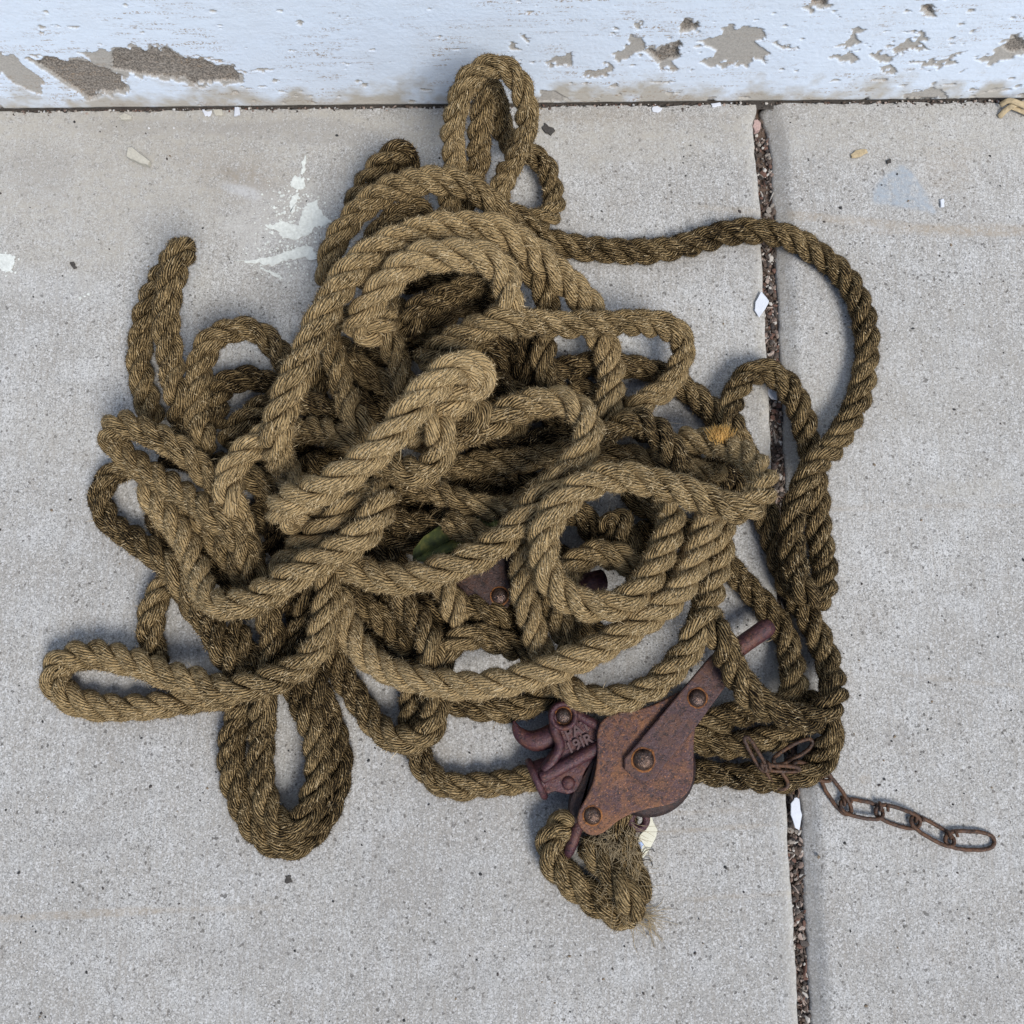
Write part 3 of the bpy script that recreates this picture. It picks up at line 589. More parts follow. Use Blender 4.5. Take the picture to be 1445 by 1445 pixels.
 ([(800,550,.5),(840,557,.5),(880,577,.6)], .36, None),
 # --- spliced eye hanging off the block
 ([(812,1166,.7),(797,1163,.75),(783,1173,.75),(775,1192,.7),(782,1216,.65),(801,1240,.6),(824,1260,.6),(850,1277,.6),(873,1289,.6),(895,1299,.55)], .5, 'spliced eye of the rope below the block', {'r': 1.12}),
 ([(828,1186,.6),(838,1202,.8),(852,1222,.9),(868,1243,.9),(884,1263,.85),(900,1284,.6)], .4, None, {'r': 1.05}),
 ([(884,1128,.6),(879,1155,.7),(879,1185,.8),(887,1215,.8),(898,1245,.7),(904,1268,.55)], .4, None, {'r': 1.08}),
 # --- infill lengths inside the heap, low tone paints in the shade of the gaps
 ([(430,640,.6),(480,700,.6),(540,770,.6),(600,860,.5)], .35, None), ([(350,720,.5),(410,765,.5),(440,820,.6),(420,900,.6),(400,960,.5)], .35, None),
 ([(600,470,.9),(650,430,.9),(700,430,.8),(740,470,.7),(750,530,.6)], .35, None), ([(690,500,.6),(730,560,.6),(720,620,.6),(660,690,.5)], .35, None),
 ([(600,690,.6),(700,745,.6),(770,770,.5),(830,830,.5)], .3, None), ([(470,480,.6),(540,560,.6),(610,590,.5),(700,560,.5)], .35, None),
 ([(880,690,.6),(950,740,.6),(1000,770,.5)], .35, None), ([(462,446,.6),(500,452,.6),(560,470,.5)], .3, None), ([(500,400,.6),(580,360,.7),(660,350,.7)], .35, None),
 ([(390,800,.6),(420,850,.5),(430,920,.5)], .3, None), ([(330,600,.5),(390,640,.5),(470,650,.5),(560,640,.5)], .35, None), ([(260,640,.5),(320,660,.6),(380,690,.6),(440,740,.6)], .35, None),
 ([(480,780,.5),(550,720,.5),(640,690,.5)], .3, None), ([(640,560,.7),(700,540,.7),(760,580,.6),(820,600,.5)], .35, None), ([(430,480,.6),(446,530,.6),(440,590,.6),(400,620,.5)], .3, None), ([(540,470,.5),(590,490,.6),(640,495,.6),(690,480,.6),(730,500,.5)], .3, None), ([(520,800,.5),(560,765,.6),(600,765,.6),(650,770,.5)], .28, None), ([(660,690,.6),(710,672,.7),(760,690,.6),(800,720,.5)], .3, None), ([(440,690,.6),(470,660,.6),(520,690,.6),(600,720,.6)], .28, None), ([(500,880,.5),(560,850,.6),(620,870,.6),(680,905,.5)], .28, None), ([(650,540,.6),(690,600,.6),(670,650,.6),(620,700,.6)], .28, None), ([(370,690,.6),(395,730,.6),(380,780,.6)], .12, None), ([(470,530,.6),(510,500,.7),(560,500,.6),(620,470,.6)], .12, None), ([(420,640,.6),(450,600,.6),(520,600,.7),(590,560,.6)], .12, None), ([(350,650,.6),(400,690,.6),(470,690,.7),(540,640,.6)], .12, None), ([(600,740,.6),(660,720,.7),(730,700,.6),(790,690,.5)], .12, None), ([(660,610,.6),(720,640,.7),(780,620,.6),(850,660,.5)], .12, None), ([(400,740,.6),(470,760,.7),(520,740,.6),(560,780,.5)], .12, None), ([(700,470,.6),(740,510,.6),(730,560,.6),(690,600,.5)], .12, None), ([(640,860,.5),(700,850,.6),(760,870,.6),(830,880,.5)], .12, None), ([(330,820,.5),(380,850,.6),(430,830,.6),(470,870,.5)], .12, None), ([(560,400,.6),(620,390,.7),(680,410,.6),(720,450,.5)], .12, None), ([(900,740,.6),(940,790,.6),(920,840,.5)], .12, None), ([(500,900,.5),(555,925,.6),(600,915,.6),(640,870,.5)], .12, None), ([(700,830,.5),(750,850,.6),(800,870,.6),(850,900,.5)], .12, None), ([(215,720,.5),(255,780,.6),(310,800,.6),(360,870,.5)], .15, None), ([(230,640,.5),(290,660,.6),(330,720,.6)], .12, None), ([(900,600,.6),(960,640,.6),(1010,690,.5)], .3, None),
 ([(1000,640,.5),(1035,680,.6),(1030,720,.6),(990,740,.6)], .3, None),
]

def settle():
    """lay the lengths on one another: heights are eased until no two cross through each other"""
    paths = []
    for k, e in enumerate(ROPES):
        c = np.array(e[0], float)
        P = catmull(np.stack((c[:, 0], c[:, 1], c[:, 2] * 40), 1), 10)
        P, L = resample(P, step=9.0); P[:, 2] /= 40
        paths.append(P)
    ids = np.concatenate([np.full(len(p), i) for i, p in enumerate(paths)])
    arc = np.concatenate([np.arange(len(p)) * 9.0 for p in paths])
    A = np.vstack(paths); tgt = A[:, 2].copy(); z = tgt.copy()
    d = np.hypot(A[:, None, 0] - A[None, :, 0], A[:, None, 1] - A[None, :, 1]) / 37.5
    same = ids[:, None] == ids[None]; far = np.abs(arc[:, None] - arc[None]) > 110
    I, J = np.where(np.triu((d < 0.93) & (~same | far), 1))
    need = np.sqrt(np.maximum(0.93**2 - d[I, J]**2, 0)) * 0.95
    hi = tgt[I] >= tgt[J]
    up, dn = np.where(hi, I, J), np.where(hi, J, I)
    ends = np.concatenate([np.r_[True, np.zeros(len(p) - 2, bool), True] for p in paths])
    for it in range(160):
        z += 0.05 * (tgt - z)
        zs = z.copy(); zs[1:-1] = 0.25 * z[:-2] + 0.5 * z[1:-1] + 0.25 * z[2:]
        z = np.where(ends, z, zs)
        viol = np.maximum(need - (z[up] - z[dn]), 0)
        acc = np.zeros(len(z)); cnt = np.zeros(len(z))
        np.add.at(acc, up, viol * 0.55); np.add.at(cnt, up, viol > 0)
        np.add.at(acc, dn, -viol * 0.40); np.add.at(cnt, dn, viol > 0)
        z += acc / np.maximum(cnt, 1) * 1.2
        z = np.maximum(z, 0.5)
    out = []; o = 0
    for p in paths:
        n = len(p); zz = smooth1(z[o:o + n], 3); zz = np.maximum(zz, 0.5)
        out.append(np.array([G(x, y, h * D) for (x, y, _), h in zip(p, zz)])); o += n
    return out

rope = tag(empty('rope', (0, 0, 0)), 'weathered brown three-strand rope heaped in a loose tangle on the pavement', 'rope')
PITCH = 2.5 * D
SEG = 16
def build_length(k, P, tone, label, opt):
    r = opt.get('r', 1.0); seed = 100 + k
    P, L = resample(catmull(P, 4), step=0.0016)
    P = P + np.stack([noise1(len(P), 22, seed + a) * 0.0010 for a in range(3)], 1)
    P = np.stack([smooth1(P[:, a], 4) for a in range(3)], 1)
    n = len(P); s = np.linspace(0, L, n)
    T, N, B = frames(P)
    pitch = PITCH * r * (1 + 0.10 * noise1(n, 60, seed + 5))
    th = np.cumsum(np.full(n, L / (n - 1)) * 2 * PI / pitch) + rng.uniform(0, 2 * PI)
    part = empty('loop', parent=rope)
    if label: part['label'] = label
    rc0, rs0 = 0.288 * D * r, 0.230 * D * r
    end = np.clip(np.minimum(np.arange(n), np.arange(n)[::-1]) / 5.0, 0, 1); end = np.sqrt(1 - (1 - end)**2) * 0.75 + 0.25
    thick = (1 + 0.05 * noise1(n, 26, seed + 9) + 0.05 * noise1(n, 90, seed + 8)) * end
    H_V, H_F, H_S = [], [], []; hv = 0; base_tone = rng.uniform(-1, 1)
    for q in range(3):
        t = th + q * 2 * PI / 3 + 0.12 * noise1(n, 18, seed + 20 + q)
        er = np.cos(t)[:, None] * N + np.sin(t)[:, None] * B
        et = -np.sin(t)[:, None] * N + np.cos(t)[:, None] * B
        rc = rc0 * thick * (1 + 0.07 * noise1(n, 20, seed + 30 + q))
        rs = rs0 * thick * (1 + 0.07 * noise1(n, 15, seed + 40 + q))
        Cn = P + rc[:, None] * er
        ta = T + et * (rc0 * 2 * PI / pitch)[:, None]; ta /= np.linalg.norm(ta, axis=1)[:, None]
        b = np.cross(ta, er)
        phi = np.linspace(-PI, PI, SEG + 1)
        ov = 1.0 - 0.05 * np.cos(phi)            # strands press a little flat where they face out
        V = Cn[:, None] + rs[:, None, None] * (np.cos(phi) * ov)[None, :, None] * er[:, None] + rs[:, None, None] * (np.sin(phi) * 0.98)[None, :, None] * b[:, None]
        NY = 13
        tw = np.cumsum(2 * PI / pitch * (L / (n - 1))) * rc0 / rs0 * 1.9
        wy = NY * (phi[None] + tw[:, None]) / (2 * PI)
        i = np.arange(n - 1)[:, None]; j = np.arange(SEG)[None]; m = SEG + 1
        F = np.stack(np.broadcast_arrays(i * m + j, i * m + j + 1, (i + 1) * m + j + 1, (i + 1) * m + j), -1).reshape(-1, 4)
        Vf = np.vstack((V.reshape(-1, 3), Cn[:1], Cn[-1:])); c0 = n * m; j = np.arange(SEG)
        F3 = np.vstack((np.stack((np.full(SEG, c0), j + 1, j), 1), np.stack((np.full(SEG, c0 + 1), (n - 1) * m + j, (n - 1) * m + j + 1), 1)))
        me = mesh_np('strand', Vf, [F, F3])
        ya = np.stack((wy, np.repeat(s[:, None], m, 1), np.full((n, m), k * 3.7 + q * 1.3)), -1).reshape(-1, 3)
        attr(me, 'yarn', 'FLOAT_VECTOR', np.vstack((ya, ya[:1], ya[-1:])))
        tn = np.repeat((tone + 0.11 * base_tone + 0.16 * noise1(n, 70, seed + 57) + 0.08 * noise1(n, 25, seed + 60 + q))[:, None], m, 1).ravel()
        attr(me, 'tone', 'FLOAT', np.concatenate((tn, tn[:1], tn[-1:])))
        link('strand', me, M_ROPE, part)
        # loose fibres standing off this strand
        nh = int(L * 10000)
        ii = rng.integers(2, n - 3, nh); ph = rng.normal(0, 0.6, nh).clip(-1.2, 1.2)
        e_, b_ = er[ii], b[ii]
        up_ = rng.random(nh) < 0.5; ph[up_] = (ph[up_] * 1.5).clip(-1.6, 1.6)
        nor = np.cos(ph)[:, None] * e_ + np.sin(ph)[:, None] * b_
        p0 = Cn[ii] + rs[ii][:, None] * nor * 0.985
        d_ = T[ii] * rng.choice((1, -1), nh)[:, None] + rng.normal(0, 0.22, (nh, 3))
        tw_ = rng.random(nh) < 0.8
        d_[tw_] += np.cross(nor, T[ii])[tw_] * (np.sum(d_ * T[ii], 1) * 0.50)[tw_][:, None]      # with the lay of the yarns
        wild = rng.random(nh) < 0.2; d_[wild] += rng.normal(0, 0.8, (wild.sum(), 3))
        d_ -= nor * (np.sum(d_ * nor, 1))[:, None]; d_ /= np.linalg.norm(d_, axis=1)[:, None]
        lift = np.abs(rng.normal(0.10, 0.22, nh))
        ln = rng.uniform(0.0018, 0.0055, nh); lng = rng.random(nh) < 0.012; ln[lng] *= rng.uniform(1.5, 3.0, lng.sum()); lift[lng] += 0.2
        lift[up_] += rng.uniform(0.1, 1.2, up_.sum()); ln[up_] *= 0.80
        dd = d_ + nor * lift[:, None]; dd /= np.linalg.norm(dd, axis=1)[:, None]
        p1 = p0 + dd * (ln * 0.5)[:, None]
        d2 = dd + rng.normal(0, 0.35, (nh, 3)) - nor * (lift * 0.5)[:, None]; d2 /= np.linalg.norm(d2, axis=1)[:, None]
        p2 = p1 + d2 * (ln * 0.5)[:, None]
        sd_ = np.cross(dd, nor); sd_ /= np.linalg.norm(sd_, axis=1)[:, None] + 1e-9
        wd = rng.uniform(0.00008, 0.00021, nh)[:, None]
        ok = (p2[:, 2] > 0.0004)
        A = np.stack((p0 - sd_ * wd, p0 + sd_ * wd, p1 + sd_ * wd * 0.8, p1 - sd_ * wd * 0.8, p2), 1)[ok]
        kk = len(A); base = hv + np.arange(kk) * 5
        H_V.append(A.reshape(-1, 3)); H_F.append((np.stack((base, base + 1, base + 2, base + 3), 1), np.stack((base + 3, base + 2, base + 4), 1)))
        sh = np.clip(rng.normal(0.10 + 0.62 * tone, 0.34, nh), 0.02, 0.98); sh[lng] = np.clip(sh[lng] + 0.25, 0, 1)
        H_S.append(np.repeat(sh[ok], 5)); hv += kk * 5
    me = mesh_np('fibre', np.vstack(H_V), [np.vstack([f[0] for f in H_F]), np.vstack([f[1] for f in H_F])], smooth=False)
    attr(me, 'shade', 'FLOAT', np.concatenate(H_S))
    tag(link('fibre', me, M_FIB, part), kind='stuff')

laid = settle()
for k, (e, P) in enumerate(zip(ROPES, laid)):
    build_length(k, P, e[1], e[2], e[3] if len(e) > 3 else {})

def wisps(name, mat_, roots, parent=None, r=0.00022, kind='stuff'):
    """bundle of single curved fibres: each root = (start, direction, length, droop)"""
    Vs, F4, F3, o = [], [], [], 0
    for p, d, ln, dr in roots:
        p = np.array(p); d = np.array(d, float); d /= np.linalg.norm(d); pts = [p]
        for a in range(6):
            d = d + rng.normal(0, 0.14, 3) + np.array((0, 0, -dr)); d /= np.linalg.norm(d)
            q_ = pts[-1] + d * ln / 6; q_[2] = max(q_[2], 0.0005); pts.append(q_)
        V, F, T3 = tube(np.array(pts), np.linspace(r, r * 0.4, 7), seg=3)
        Vs.append(V); F4.append(F + o); F3.append(T3 + o); o += len(V)
    return tag(link(name, mesh_np(name, np.vstack(Vs), [np.vstack(F4), np.vstack(F3)]), mat_, parent), kind=kind)

# orange bristle end of a cut strand, and the unlaid fibres of the splice
b0 = G(1018, 618, 2.8 * D)
wisps('frayed_end', M_GOLD, [(b0 + np.array((x, y, rng.uniform(-.002, .002))), (x * 45 - .15, 1.0 + rng.normal(0, .12), 0.25 + rng.normal(0, .2)), rng.uniform(.008, .012), .03)
                           for x, y in zip(rng.normal(0, .0036, 200), rng.normal(-.001, .0018, 200))], rope, r=0.00042)
ends = []
for a in range(42):
    x, y = rng.uniform(878, 912), rng.uniform(1285, 1303)
    ends.append((G(x, y, rng.uniform(.004, .018)), (rng.normal(0.7, .6), rng.normal(-.45, .5), -.15), rng.uniform(.008, .03), .05))
for a in range(9): ends.append((G(905 + rng.normal(0, 3), 1293 + rng.normal(0, 3), .008), (1.0, rng.normal(0.0, .25), -.1), rng.uniform(.022, .034), .04))
for a in range(9): ends.append((G(915 + rng.normal(0, 4), 1298 + rng.normal(0, 3), .006), (.45, -1 + rng.normal(0.0, .25), -.1), rng.uniform(.014, .026), .04))
wisps('unlaid_fibre', M_STRAW, ends, rope, r=0.00036)
tuft = []
for a in range(520):
    x, y = rng.uniform(838, 902), rng.uniform(1160, 1285)
    if x < 825 + (y - 1165) * 0.42: continue
    tuft.append((G(x, y, rng.uniform(.020, .031)), (rng.normal(.1, .8), rng.normal(-.8, .6), rng.normal(0.05, .2)), rng.uniform(.010, .026), .06))
wisps('splice_fibre', M_STRAW, tuft, rope, r=0.00026)

# ------------------------------------------------------------------ iron rope block
def rivet(px, py, z, r, parent, ring=True, off=(0, 0, 0), mat_=None):
    c = G(px, py, z) - np.asarray(off)
    V, F = lathe([(0.0001, r * .55), (r * .35, r * .52), (r * .65, r * .42), (r * .88, r * .22), (r, 0.0), (r, -.001)], 22)
    o = link('rivet', mesh_np('rivet', V + c, [F[:, ::-1]]), mat_ or M_RIVET, parent)
    if ring:
        V, F = lathe([(r * .9, .0003), (r * 1.04, .0005), (r * 1.12, .0003), (r * 1.16, -.0005)], 22); V = V * (1, 1, 1) + np.concatenate([np.tile(rng.normal(0, r * .035, (22, 1)), (1, 2))[:, :2]] * 4)[:, [0, 1, 1]] * (1, 1, 0)
        link('rust_ring', mesh_np('rust_ring', V + c, [F[:, ::-1]]), M_RUST, o)
    return o

PLATE = [(843, 1035), (849, 1018), (864, 1008), (885, 1003), (908, 999), (930, 991), (948, 982), (975, 970), (1000, 985), (990, 1008), (981, 1030), (979, 1064), (978, 1100), (969, 1120), (949, 1134), (918, 1141), (893, 1148), (872, 1159), (855, 1173), (841, 1179), (827, 1176), (816, 1163), (816, 1147), (825, 1130), (835, 1109), (841, 1085), (843, 1060)]
block_at = tuple(G(905, 1075, 0))
block = tag(empty('pulley_block', block_at), 'rusted iron block with a riveted side plate lying below the rope heap', 'pulley block')
zp = 0.040
kw = dict(parent=block, off=block_at)
plate_obj('cheek_plate', PLATE, zp - .004, zp, M_PLATE, smooth_poly=3, **kw)
plate_obj('cheek_plate', PLATE, .0045, .0085, M_DARK, smooth_poly=3, **kw)
V, F = lathe([(0.001, 0), (.036, 0), (.040, .004), (.036, .010), (.036, .014), (.040, .020), (.036, .0235), (0.001, .0235)], 40)
link('sheave', mesh_np('sheave', V + G(908, 1078, .010) - np.array(block_at), [F]), M_DARK, block)
plate_obj('strap', [(881, 1071), (1001, 928), (1008, 922), (1028, 944), (1027, 965), (981, 1028), (939, 1078), (924, 1099), (909, 1104), (895, 1099), (881, 1086)], zp + .0003, zp + .0048, M_STRAP, **kw)
for x, y, z, r in ((836, 1151, zp, .0072), (908, 1072, zp + .0048, .0088), (984, 985, zp + .0048, .0075)):
    rivet(x, y, z, r, block, off=block_at)
# shank of the hook sticking out past the strap
sh_ = np.array([G(985, 972, .026), G(1015, 938, .027), G(1045, 912, .028), G(1066, 897, .028), G(1080, 887, .027), G(1085, 883, .025)])
tube_obj('hook_shank', catmull(sh_, 6), np.interp(np.linspace(0, 1, 31), [0, .3, .8, .95, 1], [.0075, .0078, .0080, .007, .003]), M_CAST, block, off=block_at, seg=16)
# cast arm on the left with its raised edges, socket and lettering
zc = 0.034
plate_obj('cast_arm', [(777, 1000), (783, 993), (795, 989), (806, 993), (816, 1006), (848, 1022), (860, 1030), (860, 1070), (846, 1062), (838, 1072), (826, 1088), (820, 1104), (812, 1117), (800, 1121), (783, 1117), (771, 1120), (764, 1100), (762, 1083), (779, 1060), (785, 1047), (780, 1022)], .012, zc - .004, M_CAST, smooth_poly=3, bevel=.002, **kw)
def rib(pts, r):
    return tube_obj('rib', catmull(np.array([G(x, y, zc - .003) for x, y in pts]), 8), r, M_CAST, block, off=block_at, seg=12)
rib([(781, 1008), (783, 1030), (790, 1052), (782, 1070), (768, 1088)], .0042)
rib([(764, 1098), (790, 1084), (820, 1068), (850, 1052)], .0056)
rib([(812, 1006), (832, 1018), (855, 1030)], .0042)
V, F = lathe([(.0075, -.004), (.0075, .002), (.0095, .0042), (.0118, .003), (.0125, -.003)], 26)
link('eye', mesh_np('eye', V + G(795, 1010, zc) - np.array(block_at), [F[:, ::-1]]), M_CAST, block)
rivet(795, 1010, zc, .0066, block, off=block_at)
rivet(802, 1105, zc - .004, .0056, block, ring=False, off=block_at, mat_=M_CAST)
def ring_at(name, c, axis, R0, r, mat_, sx=1.0):
    axis = np.array(axis, float); axis /= np.linalg.norm(axis); u = np.cross(axis, (0, 0, 1)); u /= np.linalg.norm(u); v = np.cross(u, axis)
    t = np.linspace(0, 2 * PI, 36, endpoint=False)
    P = np.asarray(c) + R0 * (np.cos(t)[:, None] * u + sx * np.sin(t)[:, None] * v)
    return tube_obj(name, P, r, mat_, block, off=block_at, seg=10, closed=True)
ax = (0.9, 0.42, 0)
ring_at('socket_lip', G(757, 1099, .0175), ax, .0152, .0030, M_CAST)
P = np.array([G(758, 1098.5, .0175), G(770, 1093, .0178), G(790, 1084, .018), G(815, 1073, .018)])
tube_obj('socket', catmull(P, 5), np.linspace(.0145, .0115, 16), M_CAST, block, off=block_at, seg=18)
cl = catmull(np.array([G(x, y, z) for x, y, z in ((725, 1017, .020), (729, 1029, .0195), (739, 1040, .019), (755, 1045, .019), (772, 1041, .019), (790, 1032, .019))]), 8)
tube_obj('claw', cl, np.interp(np.linspace(0, 1, len(cl)), [0, .08, .3, .6, 1], [.0008, .0022, .0055, .0088, .0100]), M_CAST, block, off=block_at, seg=16, flat=.85)
plate_obj('lever', [(838, 1062), (828, 1086), (816, 1105), (806, 1124), (803, 1142), (805, 1158), (811, 1167), (822, 1166), (822, 1148), (828, 1128), (842, 1104), (850, 1075)], .010, .029, M_DARK, smooth_poly=3, bevel=.003, **kw)
tube_obj('becket_pin', np.array([G(822, 1150, .024), G(814, 1170, .026), G(808, 1188, .027), G(803, 1202, .024), G(801, 1207, .018)]), np.array([.0046, .0046, .0046, .0042, .003]), M_CAST, block, off=block_at, seg=12)
ring_at('lug', G(901, 1157, .020), (0.25, -0.1, 1), .0068, .0032, M_CAST)
for k_, (txt, x, y, sz) in enumerate((('PAT', 800, 1044, .0125), ('19JR', 802, 1064, .0125))):
    cu = bpy.data.curves.new('lettering', 'FONT'); cu.body = txt; cu.size = sz; cu.extrude = .0014; cu.bevel_depth = .0002; cu.offset = .0001
    tmp = bpy.data.objects.new('lettering', cu); C.objects.link(tmp)
    dg = bpy.context.evaluated_depsgraph_get(); me = bpy.data.meshes.new_from_object(tmp.evaluated_get(dg)); bpy.data.objects.remove(tmp)
    o = link('lettering', me, M_LETTER, block); o.location = G(x, y, zc - .0036) - np.array(block_at); o.rotation_euler = (0, 0, R(24 if k_ else 24))

# second block, half buried in the heap
b2 = tuple(G(690, 820, 0))
blk2 = tag(empty('pulley_block', b2), 'rusted iron block mostly buried in the middle of the rope heap', 'pulley block')
z2 = 0.048
P2 = [(640, 770), (640, 812), (655, 826), (675, 840), (692, 855), (705, 862), (716, 858), (722, 846), (720, 826), (714, 806), (712, 785), (715, 760), (690, 740), (660, 745)]
plate_obj('cheek_plate', P2, z2 - .004, z2, M_PLATE2, blk2, b2, smooth_poly=3)
plate_obj('cheek_plate', [(x + 12, y + 10) for x, y in P2], .012, .016, M_DARK, blk2, b2, smooth_poly=3)
V, F = lathe([(0.001, 0), (.026, 0), (.029, .004), (.025, .012), (.029, .021), (.026, .025), (0.001, .025)], 32)
link('sheave', mesh_np('sheave', V + G(680, 800, .018) - np.array(b2), [F]), M_DARK, blk2)
rivet(705, 841, z2, .0072, blk2, off=b2)
tube_obj('axle', np.array([G(815, 830, .030), G(834, 822, .034), G(850, 818, .030)]), .009, M_CAST, blk2, off=b2, seg=14)

# ------------------------------------------------------------------ chain
ch_at = tuple(G(1240, 1150, 0))
chain = tag(empty('chain', ch_at), 'short rusty wire-link chain trailing from under the rope onto the pavement', 'chain')
def chain_link(a, b, wpx, za, zb, roll=0.0, r=.0017, knot=True):
    A, B_ = G(*a, za), G(*b, zb); d = B_ - A; ln = np.linalg.norm(d); d /= ln
    side = np.cross((0, 0, 1), d); side /= np.linalg.norm(side); up = np.cross(d, side)
    u = side * math.cos(roll) + up * math.sin(roll); hw = wpx * S * .43
    t = np.linspace(0, 2 * PI, 40, endpoint=False)
    ex = np.sign(np.cos(t)) * np.abs(np.cos(t))**0.75; ey = np.sign(np.sin(t)) * np.abs(np.sin(t))**0.75
    P = (A + B_) / 2 + d * (ex * ln / 2)[:, None] + u * (ey * hw * (1 + 0.1 * rng.normal()))[:, None] + rng.normal(0, .00012, (40, 3))
    P[:, 2] = np.maximum(P[:, 2], r)
    o = tube_obj('link', P, r, M_CHAIN, chain, off=ch_at, seg=9, closed=True)
    if knot:       # the wire ends twisted once round the waist of the link
        c = A + d * ln * 0.12; th = np.linspace(0, 2.6 * PI, 26)
        K = c + u * (hw * .55) + (d * (np.linspace(-.5, .5, 26) * .008)[:, None]) + (u[None] * np.cos(th)[:, None] + np.cross(d, u)[None] * np.sin(th)[:, None]) * r * 1.7
        K[:, 2] = np.maximum(K[:, 2], r)
        tube_obj('wire_twist', K, r * .8, M_CHAIN, o, off=ch_at, seg=8)
chain_link((1163, 1096), (1198, 1148), 22, .006, .004, .3, knot=False)
chain_link((1186, 1136), (1246, 1148), 25, .005, .004, -.35)
chain_link((1236, 1142), (1298, 1163), 25, .004, .004, .3)
chain_link((1286, 1156), (1346, 1190), 22, .004, .004, -.35)
chain_link((1334, 1184), (1403, 1188), 27, .004, .0025, 0.05)
chain_link((1052, 1040), (1080, 1088), 14, .034, .030, .5, knot=False)
chain_link((1072, 1082), (1128, 1086), 18, .030, .030, .9)
chain_link((1092, 1076), (1146, 1046), 22, .024, .020, .4, knot=False)
chain_link((1086, 1082), (1108, 1112), 22, .026, .022, .2, knot=False)
chain_link((1120, 1078), (1172, 1100), 20, .022, .008, .5, knot=False)

# ------------------------------------------------------------------ small things
def rough_poly(poly, amp, seed, n=6):
    P = np.asarray(poly, float); out = []
    r = np.random.default_rng(seed)
    for i in range(len(P)):
        a, b = P[i], P[(i + 1) % len(P)]
        for t in np.linspace(0, 1, n, endpoint=False): out.append(a + (b - a) * t + (r.normal(0, amp, 2) if t > 0 else 0))
    return out

def flake(name, poly, mat_, z0, th, label, cat, tilt=0.0, group=None, rough=0.6, seed=1, curl=0.0):
    c = np.mean(np.array(poly, float), 0); at = tuple(G(c[0], c[1], 0))
    o = plate_obj(name, rough_poly(poly, rough, seed, 3), z0, z0 + th, mat_, None, at, bevel=min(th * .3, .0004), seg=1)
    o.location = at; me = o.data
    co = np.empty(len(me.vertices) * 3, np.float32); me.vertices.foreach_get('co', co); co = co.reshape(-1, 3)
    co[:, 2] += co[:, 0] * tilt + curl * (co[:, 0]**2 + co[:, 1]**2) / .01
    lo = co[:, 2].min()
    if lo < z0: co[:, 2] += z0 - lo
    me.vertices.foreach_set('co', co.ravel()); me.update()
    return tag(o, label, cat, group)

flake('paint_flake', [(1074, 411), (1085, 425), (1080, 436), (1071, 448), (1065, 438), (1066, 426)], M_FLAKE, .0022, .0009, 'pale blue-white six-sided paint flake on the edge of the joint', 'paint flake', tilt=.06, rough=.3, seed=2)
flake('paint_flake', [(1121, 1126), (1128, 1127), (1132, 1150), (1128, 1172), (1122, 1168), (1116, 1150), (1116, 1134)], M_FLAKE, -.0008, .0011, 'white paint flake wedged in the joint just below the rope', 'paint flake', rough=.5, seed=3, curl=.003)
flake('paint_flake', [(1081, 544), (1090, 537), (1097, 548), (1096, 565), (1086, 560)], M_FLAKE, -.002, .001, 'grey-white paint chip in the joint inside the small rope arch', 'paint flake', rough=.5, seed=4)
flake('paint_flake', [(285, 154), (293, 157), (299, 156), (297, 163), (289, 164)], M_FLAKE, .0006, .001, 'white paint flake by the wall foot with a straight upper edge', 'paint flake', group='paint flakes fallen along the wall foot', seed=5)
flake('paint_flake', [(300, 153), (313, 154), (314, 162), (304, 163)], M_CHIP, .0006, .0016, 'greyish squarish flake by the wall foot beside a white one', 'paint flake', group='paint flakes fallen along the wall foot', seed=6)
flake('paint_flake', [(331, 150), (338, 152), (339, 162), (330, 163)], M_FLAKE, .0006, .0025, 'upright whitish paint flake touching the wall foot', 'paint flake', group='paint flakes fallen along the wall foot', seed=7, tilt=.2)
flake('paint_flake', [(920, 152), (928, 149), (935, 152), (930, 158), (921, 157)], M_FLAKE, .0006, .001, 'small bluish white paint flake alone by the wall right of the rope loop', 'paint flake', group='paint flakes fallen along the wall foot', seed=8)
flake('paint_flake', [(1003, 146), (1016, 144), (1018, 149), (1006, 151)], M_FLAKE, .0006, .001, 'thin pale paint flake lying along the dark crack of the wall foot', 'paint flake', group='paint flakes fallen along the wall foot', seed=9)
flake('mortar_chip', [(180, 208), (186, 207), (198, 217), (211, 227), (209, 233), (194, 228), (178, 220)], M_CHIP, .0004, .006, 'long wedge of grey mortar lying near the wall', 'mortar chip', seed=10, rough=.4)
flake('stone_chip', [(167, 163), (175, 159), (186, 163), (183, 168), (170, 168)], M_CHIP, .0004, .003, 'small dull stone chip near the wall under the bare plaster', 'stone chip', seed=11)
flake('wood_chip', [(1201, 217), (1207, 212), (1223, 210), (1225, 215), (1212, 221), (1202, 222)], M_STRAW, .0004, .0018, 'tan splinter of wood on the right slab', 'wood chip', seed=12)
flake('pebble', [(1064, 170), (1069, 168), (1074, 174), (1073, 182), (1066, 185), (1062, 178)], M_PINK, -.006, .006, 'pink stone at the top end of the joint', 'pebble', seed=13, rough=.4)
flake('crumb', [(766, 178), (772, 175), (781, 180), (780, 187), (770, 187)], M_CRUMB, .0003, .0022, 'black crumb of dirt beside the upright rope loop', 'crumb', seed=14, rough=1.2)
flake('crumb', [(98, 371), (104, 369), (109, 377), (104, 380)], M_CRUMB, .0003, .0006, 'flat dark speck left of the narrow rope bend', 'crumb', seed=15, rough=.9)
flake('crumb', [(1251, 226), (1256, 223), (1258, 229), (1253, 231)], M_CRUMB, .0003, .0018, 'black crumb at the tip of the grey-blue stain', 'crumb', seed=16, rough=.6)
flake('crumb', [(402, 1236), (411, 1236), (413, 1245), (404, 1247)], M_CRUMB, .0002, .0006, 'dark speck below the double rope loop', 'crumb', seed=17, rough=1.0)
